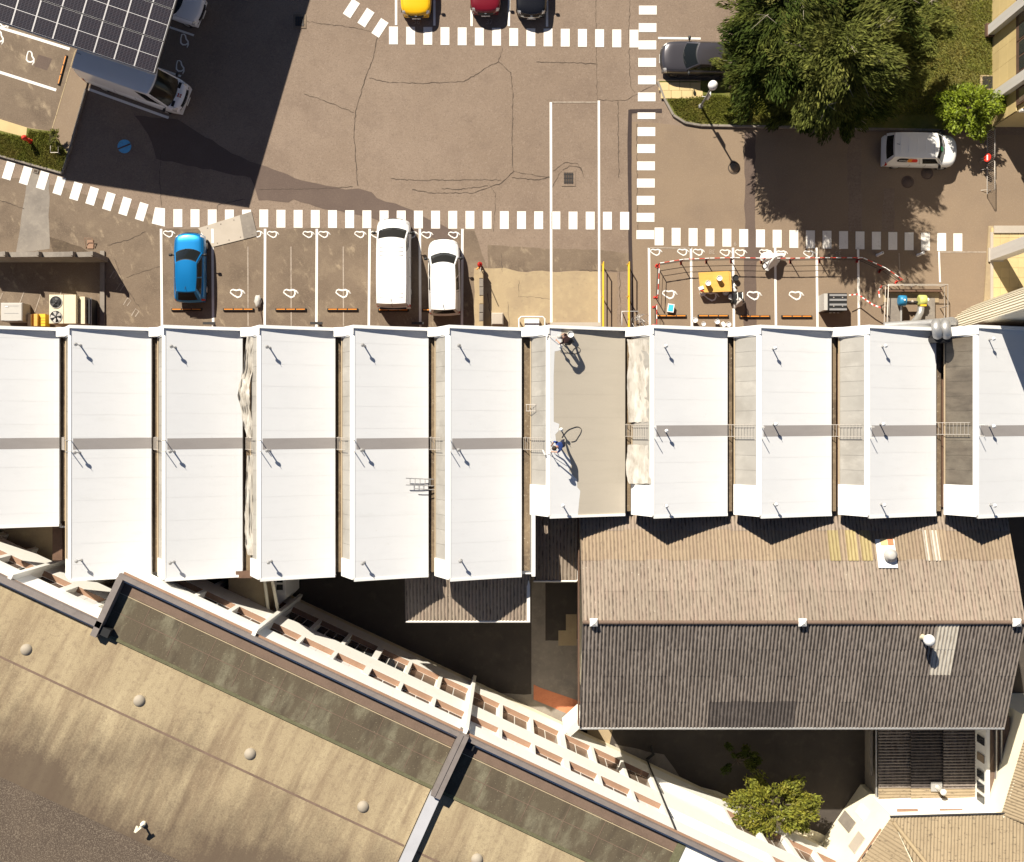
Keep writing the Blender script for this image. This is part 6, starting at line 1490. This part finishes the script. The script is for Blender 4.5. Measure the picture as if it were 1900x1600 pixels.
# ================================================================== PEOPLE
def person(name, label, base, joints, bones, regions, mats, hands=(), head=None, hairmat='hair'):
    t = thing(name, base, label, 'person')
    me = bpy.data.meshes.new('skel'); names = list(joints); idx = {n: i for i, n in enumerate(names)}
    me.from_pydata([joints[n][0] for n in names], [(idx[a], idx[b]) for a, b in bones], [])
    ob = bpy.data.objects.new('skel', me); col.objects.link(ob)
    sk = ob.modifiers.new('skin', 'SKIN'); sk.use_smooth_shade = True
    sv = me.skin_vertices[0].data
    for n in names: sv[idx[n]].radius = joints[n][1] if isinstance(joints[n][1], tuple) else (joints[n][1],)*2
    sv[0].use_root = True
    ob.modifiers.new('sub', 'SUBSURF').levels = 2; ob.modifiers['sub'].render_levels = 2
    dg = bpy.context.evaluated_depsgraph_get(); dg.update(); m2 = bpy.data.meshes.new_from_object(ob.evaluated_get(dg))
    bpy.data.objects.remove(ob)
    m2.materials.clear()
    for q in mats: m2.materials.append(MATS[q])
    segs = [(Vector(joints[a][0]), Vector(joints[b][0]), r) for a, b, r in regions]
    for p in m2.polygons:
        c = p.center; best = 9; bi = 0
        for a, b, r in segs:
            ab = b-a; u = max(0,min(1,(c-a).dot(ab)/max(1e-9,ab.length_squared))); d = (c-a-ab*u).length
            if d < best: best = d; bi = r
        p.material_index = bi; p.use_smooth = True
    # fingers rooted in the palms, appended to the same mesh
    bmh = bmesh.new(); bmh.from_mesh(m2)
    for hpos, hdir in hands:
        hd = Vector(hdir).normalized(); sdv = hd.cross(Vector((0,0,1))).normalized(); up = sdv.cross(hd)
        fm_ = MB()
        for k, (off, ln) in enumerate(((-.032,.055),(-.011,.068),(.011,.072),(.032,.062))):
            a = Vector(hpos)+sdv*off; fm_.tube([a, a+hd*ln*.6-up*.008, a+hd*ln*.85-up*.045], [.010,.009,.007], 6)
        a = Vector(hpos)-hd*.03-sdv*.04; fm_.tube([a, a-sdv*.03+hd*.03-up*.02, a-sdv*.02+hd*.06-up*.035], [.012,.011,.008], 6)
        vs = [bmh.verts.new(v) for v in fm_.v]
        for f_ in fm_.f:
            try: q = bmh.faces.new([vs[i] for i in f_]); q.material_index = 0; q.smooth = True
            except ValueError: pass
    bmh.to_mesh(m2); bmh.free()
    o = bpy.data.objects.new('body', m2); col.objects.link(o); o.parent = t
    hc, face = Vector(head[0]), Vector(head[1]).normalized()
    M_ = Matrix((face, Vector((0,0,1)).cross(face).normalized(), face.cross(Vector((0,0,1)).cross(face).normalized()))).transposed()
    def hl_(nm, mat, prof, c, m_): return MB().lathe(c, prof, 14, m=m_).v and MB().lathe(c, prof, 14, m=m_)
    off = ROOTOFF[t.name]
    def add(nm, mb, mat): mb.v = [tuple(Vector(v)+off) for v in mb.v]; mb.build(nm, mat, t)
    add('hair', MB().lathe(hc+M_@Vector((-.02,0,.015)), [(.112,-.01),(.118,.03),(.108,.075),(.075,.108),(.03,.122),(.005,.124)], 16, m=M_), hairmat)
    add('nose', MB().lathe(hc+M_@Vector((.105,0,-.02)), [(.016,-.02),(.02,-.01),(.008,.03)], 8, m=M_), 'skin')
    for s_ in (-1,1):
        add('ear', MB().lathe(hc+M_@Vector((0,s_*.085,-.01)), [(.01,-.03),(.02,0),(.01,.03)], 8, m=M_), 'skin')
        add('eye', MB().lathe(hc+M_@Vector((.088,s_*.034,.005)), [(.004,-.008),(.011,0),(.004,.008)], 8, m=M_), 'window_dark')
    add('mouth', MB().box((0,0,0), (.006,.04,.008)), 'tail_red') if False else None
    return t
def V(*a): return a
BONES = [('pelvis','waist'),('waist','chest'),('chest','neck'),('neck','head0'),('head0','head1'),
         ('chest','shl'),('shl','ell'),('ell','wrl'),('wrl','hal'),('chest','shr'),('shr','elr'),('elr','wrr'),('wrr','har'),
         ('pelvis','hil'),('hil','knl'),('knl','anl'),('anl','tol'),('pelvis','hir'),('hir','knr'),('knr','anr'),('anr','tor')]
REG = [('pelvis','waist',2),('waist','chest',1),('chest','neck',1),('neck','head0',0),('head0','head1',0),('chest','shl',1),('shl','ell',1),('ell','wrl',0),('wrl','hal',0),
       ('chest','shr',1),('shr','elr',1),('elr','wrr',0),('wrr','har',0),('hil','knl',2),('knl','anl',2),('anl','tol',3),('hir','knr',2),('knr','anr',2),('anr','tor',3),('pelvis','hil',2),('pelvis','hir',2)]
def pose(lean, twist=0., armL=(.45,.20,.75), armR=(.42,-.20,.70), stride=.16):
    "facing +x, leaning forward by lean (radians) at the hips; returns joints"
    c, s = math.cos(lean), math.sin(lean)
    def up(h, f=0., y=0.): return (s*h+c*f, y, .93+c*h-s*f)
    j = {}
    j['pelvis'] = ((0,0,.93),(.15,.12)); j['waist'] = (up(.20),(.14,.11)); j['chest'] = (up(.42),(.165,.125)); j['neck'] = (up(.56),.06)
    j['head0'] = (up(.64,.02),.085); j['head1'] = (up(.78,.06),.085)
    j['shl'] = (up(.46,0,.20),.065); j['shr'] = (up(.46,0,-.20),.065)
    def mid(a, b, k): return tuple(a[i]+(b[i]-a[i])*.5+k[i] for i in range(3))
    j['wrl'] = (armL,.032); j['ell'] = (mid(j['shl'][0], armL, (-.04,.09,-.06)),.045); j['wrr'] = (armR,.032); j['elr'] = (mid(j['shr'][0], armR, (-.04,-.09,-.06)),.045)
    def ext(e, w_, l): d = (Vector(w_)-Vector(e)).normalized(); return tuple(Vector(w_)+d*l)
    j['hal'] = (ext(j['ell'][0],armL,.08),.03); j['har'] = (ext(j['elr'][0],armR,.08),.03)
    for sd_, y_, st in (('l',.10,stride),('r',-.10,-stride)):
        j['hi'+sd_] = ((0,y_,.88),.095); j['kn'+sd_] = ((st*.6+.05,y_*1.15,.49),.062); j['an'+sd_] = ((st,y_*1.25,.09),.042); j['to'+sd_] = ((st+.17,y_*1.35,.035),.036)
    return j
def worker(name, label, px, py, mod, rz, lean, mats, hair, armL, armR):
    b = P(px, py, 9.2); z = roof_z(mod, b.x); base = Vector((b.x, b.y, z))
    j = pose(lean, armL=armL, armR=armR)
    t = person(name, label, base, j, BONES, REG, mats, hands=((j['hal'][0],Vector(j['hal'][0])-Vector(j['wrl'][0])),(j['har'][0],Vector(j['har'][0])-Vector(j['wrr'][0]))), head=(j['head1'][0],(math.cos(lean*.6),0,-math.sin(lean*.6))), hairmat=hair)
    t.rotation_euler = (0,0,rz); return t, base, j
w1, b1, j1 = worker('person', 'person in a maroon top and black trousers bending over a roller pole near the eave', 1057, 637, 6, R(160), .80, ['skin','cloth_brown','cloth_black','rubber'], 'cabinet_grey', (.62,.16,.78), (.55,-.14,.62))
w2, b2, j2 = worker('person', 'person in blue work clothes rolling white paint in the middle of the unfinished panel', 1043, 823, 6, R(205), .62, ['skin','cloth_blue','cloth_navy','rubber'], 'hair', (.60,.15,.82), (.52,-.16,.68))
def roller(name, label, base, rz, j, tip):
    t = thing(name, base, label, 'paint roller'); M_ = Matrix.Rotation(rz,3,'Z')
    a = base+M_@(Vector(j['har'][0])+Vector((-.25,-.02,.35))); h = base+M_@((Vector(j['hal'][0])+Vector(j['har'][0]))/2); e = base+M_@Vector(tip); e.z = roof_z(6, e.x)+.06
    MB().tube([h+(h-e).normalized()*.35, h, e], .014, 6).build('pole', 'steel_pale', t)
    d = (e-h); d.z = 0; d.normalize(); n_ = Vector((-d.y,d.x,0)); MB().tube([e-n_*.13,e+n_*.13], .04, 10).build('roller', 'cloth_white', t)
roller('paint_roller', 'white roller on a pole held by the maroon worker', b1, R(160), j1, (1.15,.05,0))
roller('paint_roller', 'white roller on a pole held by the blue worker', b2, R(205), j2, (1.0,.0,0))
c = P(1058,622,9.0); z = roof_z(6,c.x); t = thing('paint_bucket', (c.x,c.y,z), 'white bucket beside the maroon worker on the roof', 'bucket')
MB().lathe((c.x,c.y,z-.03), [(.13,0),(.15,.33),(.155,.36),(.14,.36),(.14,.30)], 18).build('bucket', 'plastic_white', t); MB().lathe((c.x,c.y,z+.25), [(.135,0),(.135,.01)], 18, False).build('paint', 'plastic_white', t)
def rope(label, pts, r_=.014):
    q = []
    n = len(pts)
    P3 = [Vector((P(a,b,9.1).x, P(a,b,9.1).y, 0)) for a, b in pts]
    for i in range(n-1):
        p0, p1, p2, p3 = P3[max(i-1,0)], P3[i], P3[i+1], P3[min(i+2,n-1)]
        for k in range(6):
            u = k/6; v = .5*((2*p1)+(p2-p0)*u+(2*p0-5*p1+4*p2-p3)*u*u+(3*p1-p0-3*p2+p3)*u**3); v.z = roof_z(6, v.x)+.025; q.append(v)
    v = P3[-1]; v.z = roof_z(6, v.x)+.025; q.append(v)
    return MB().tube(q, r_, 6).build('safety_rope', 'black_plastic', label=label, cat='rope')
rope('black looped rope above the blue worker', [(1042,812),(1047,805),(1054,798),(1063,794),(1072,792),(1079,796),(1078,803),(1073,811),(1068,818),(1060,820)], .012)
rope('black looped rope at the feet of the maroon worker', [(1046,655),(1056,655),(1066,656),(1075,653),(1077,647),(1072,644),(1065,647),(1062,652)], .010)
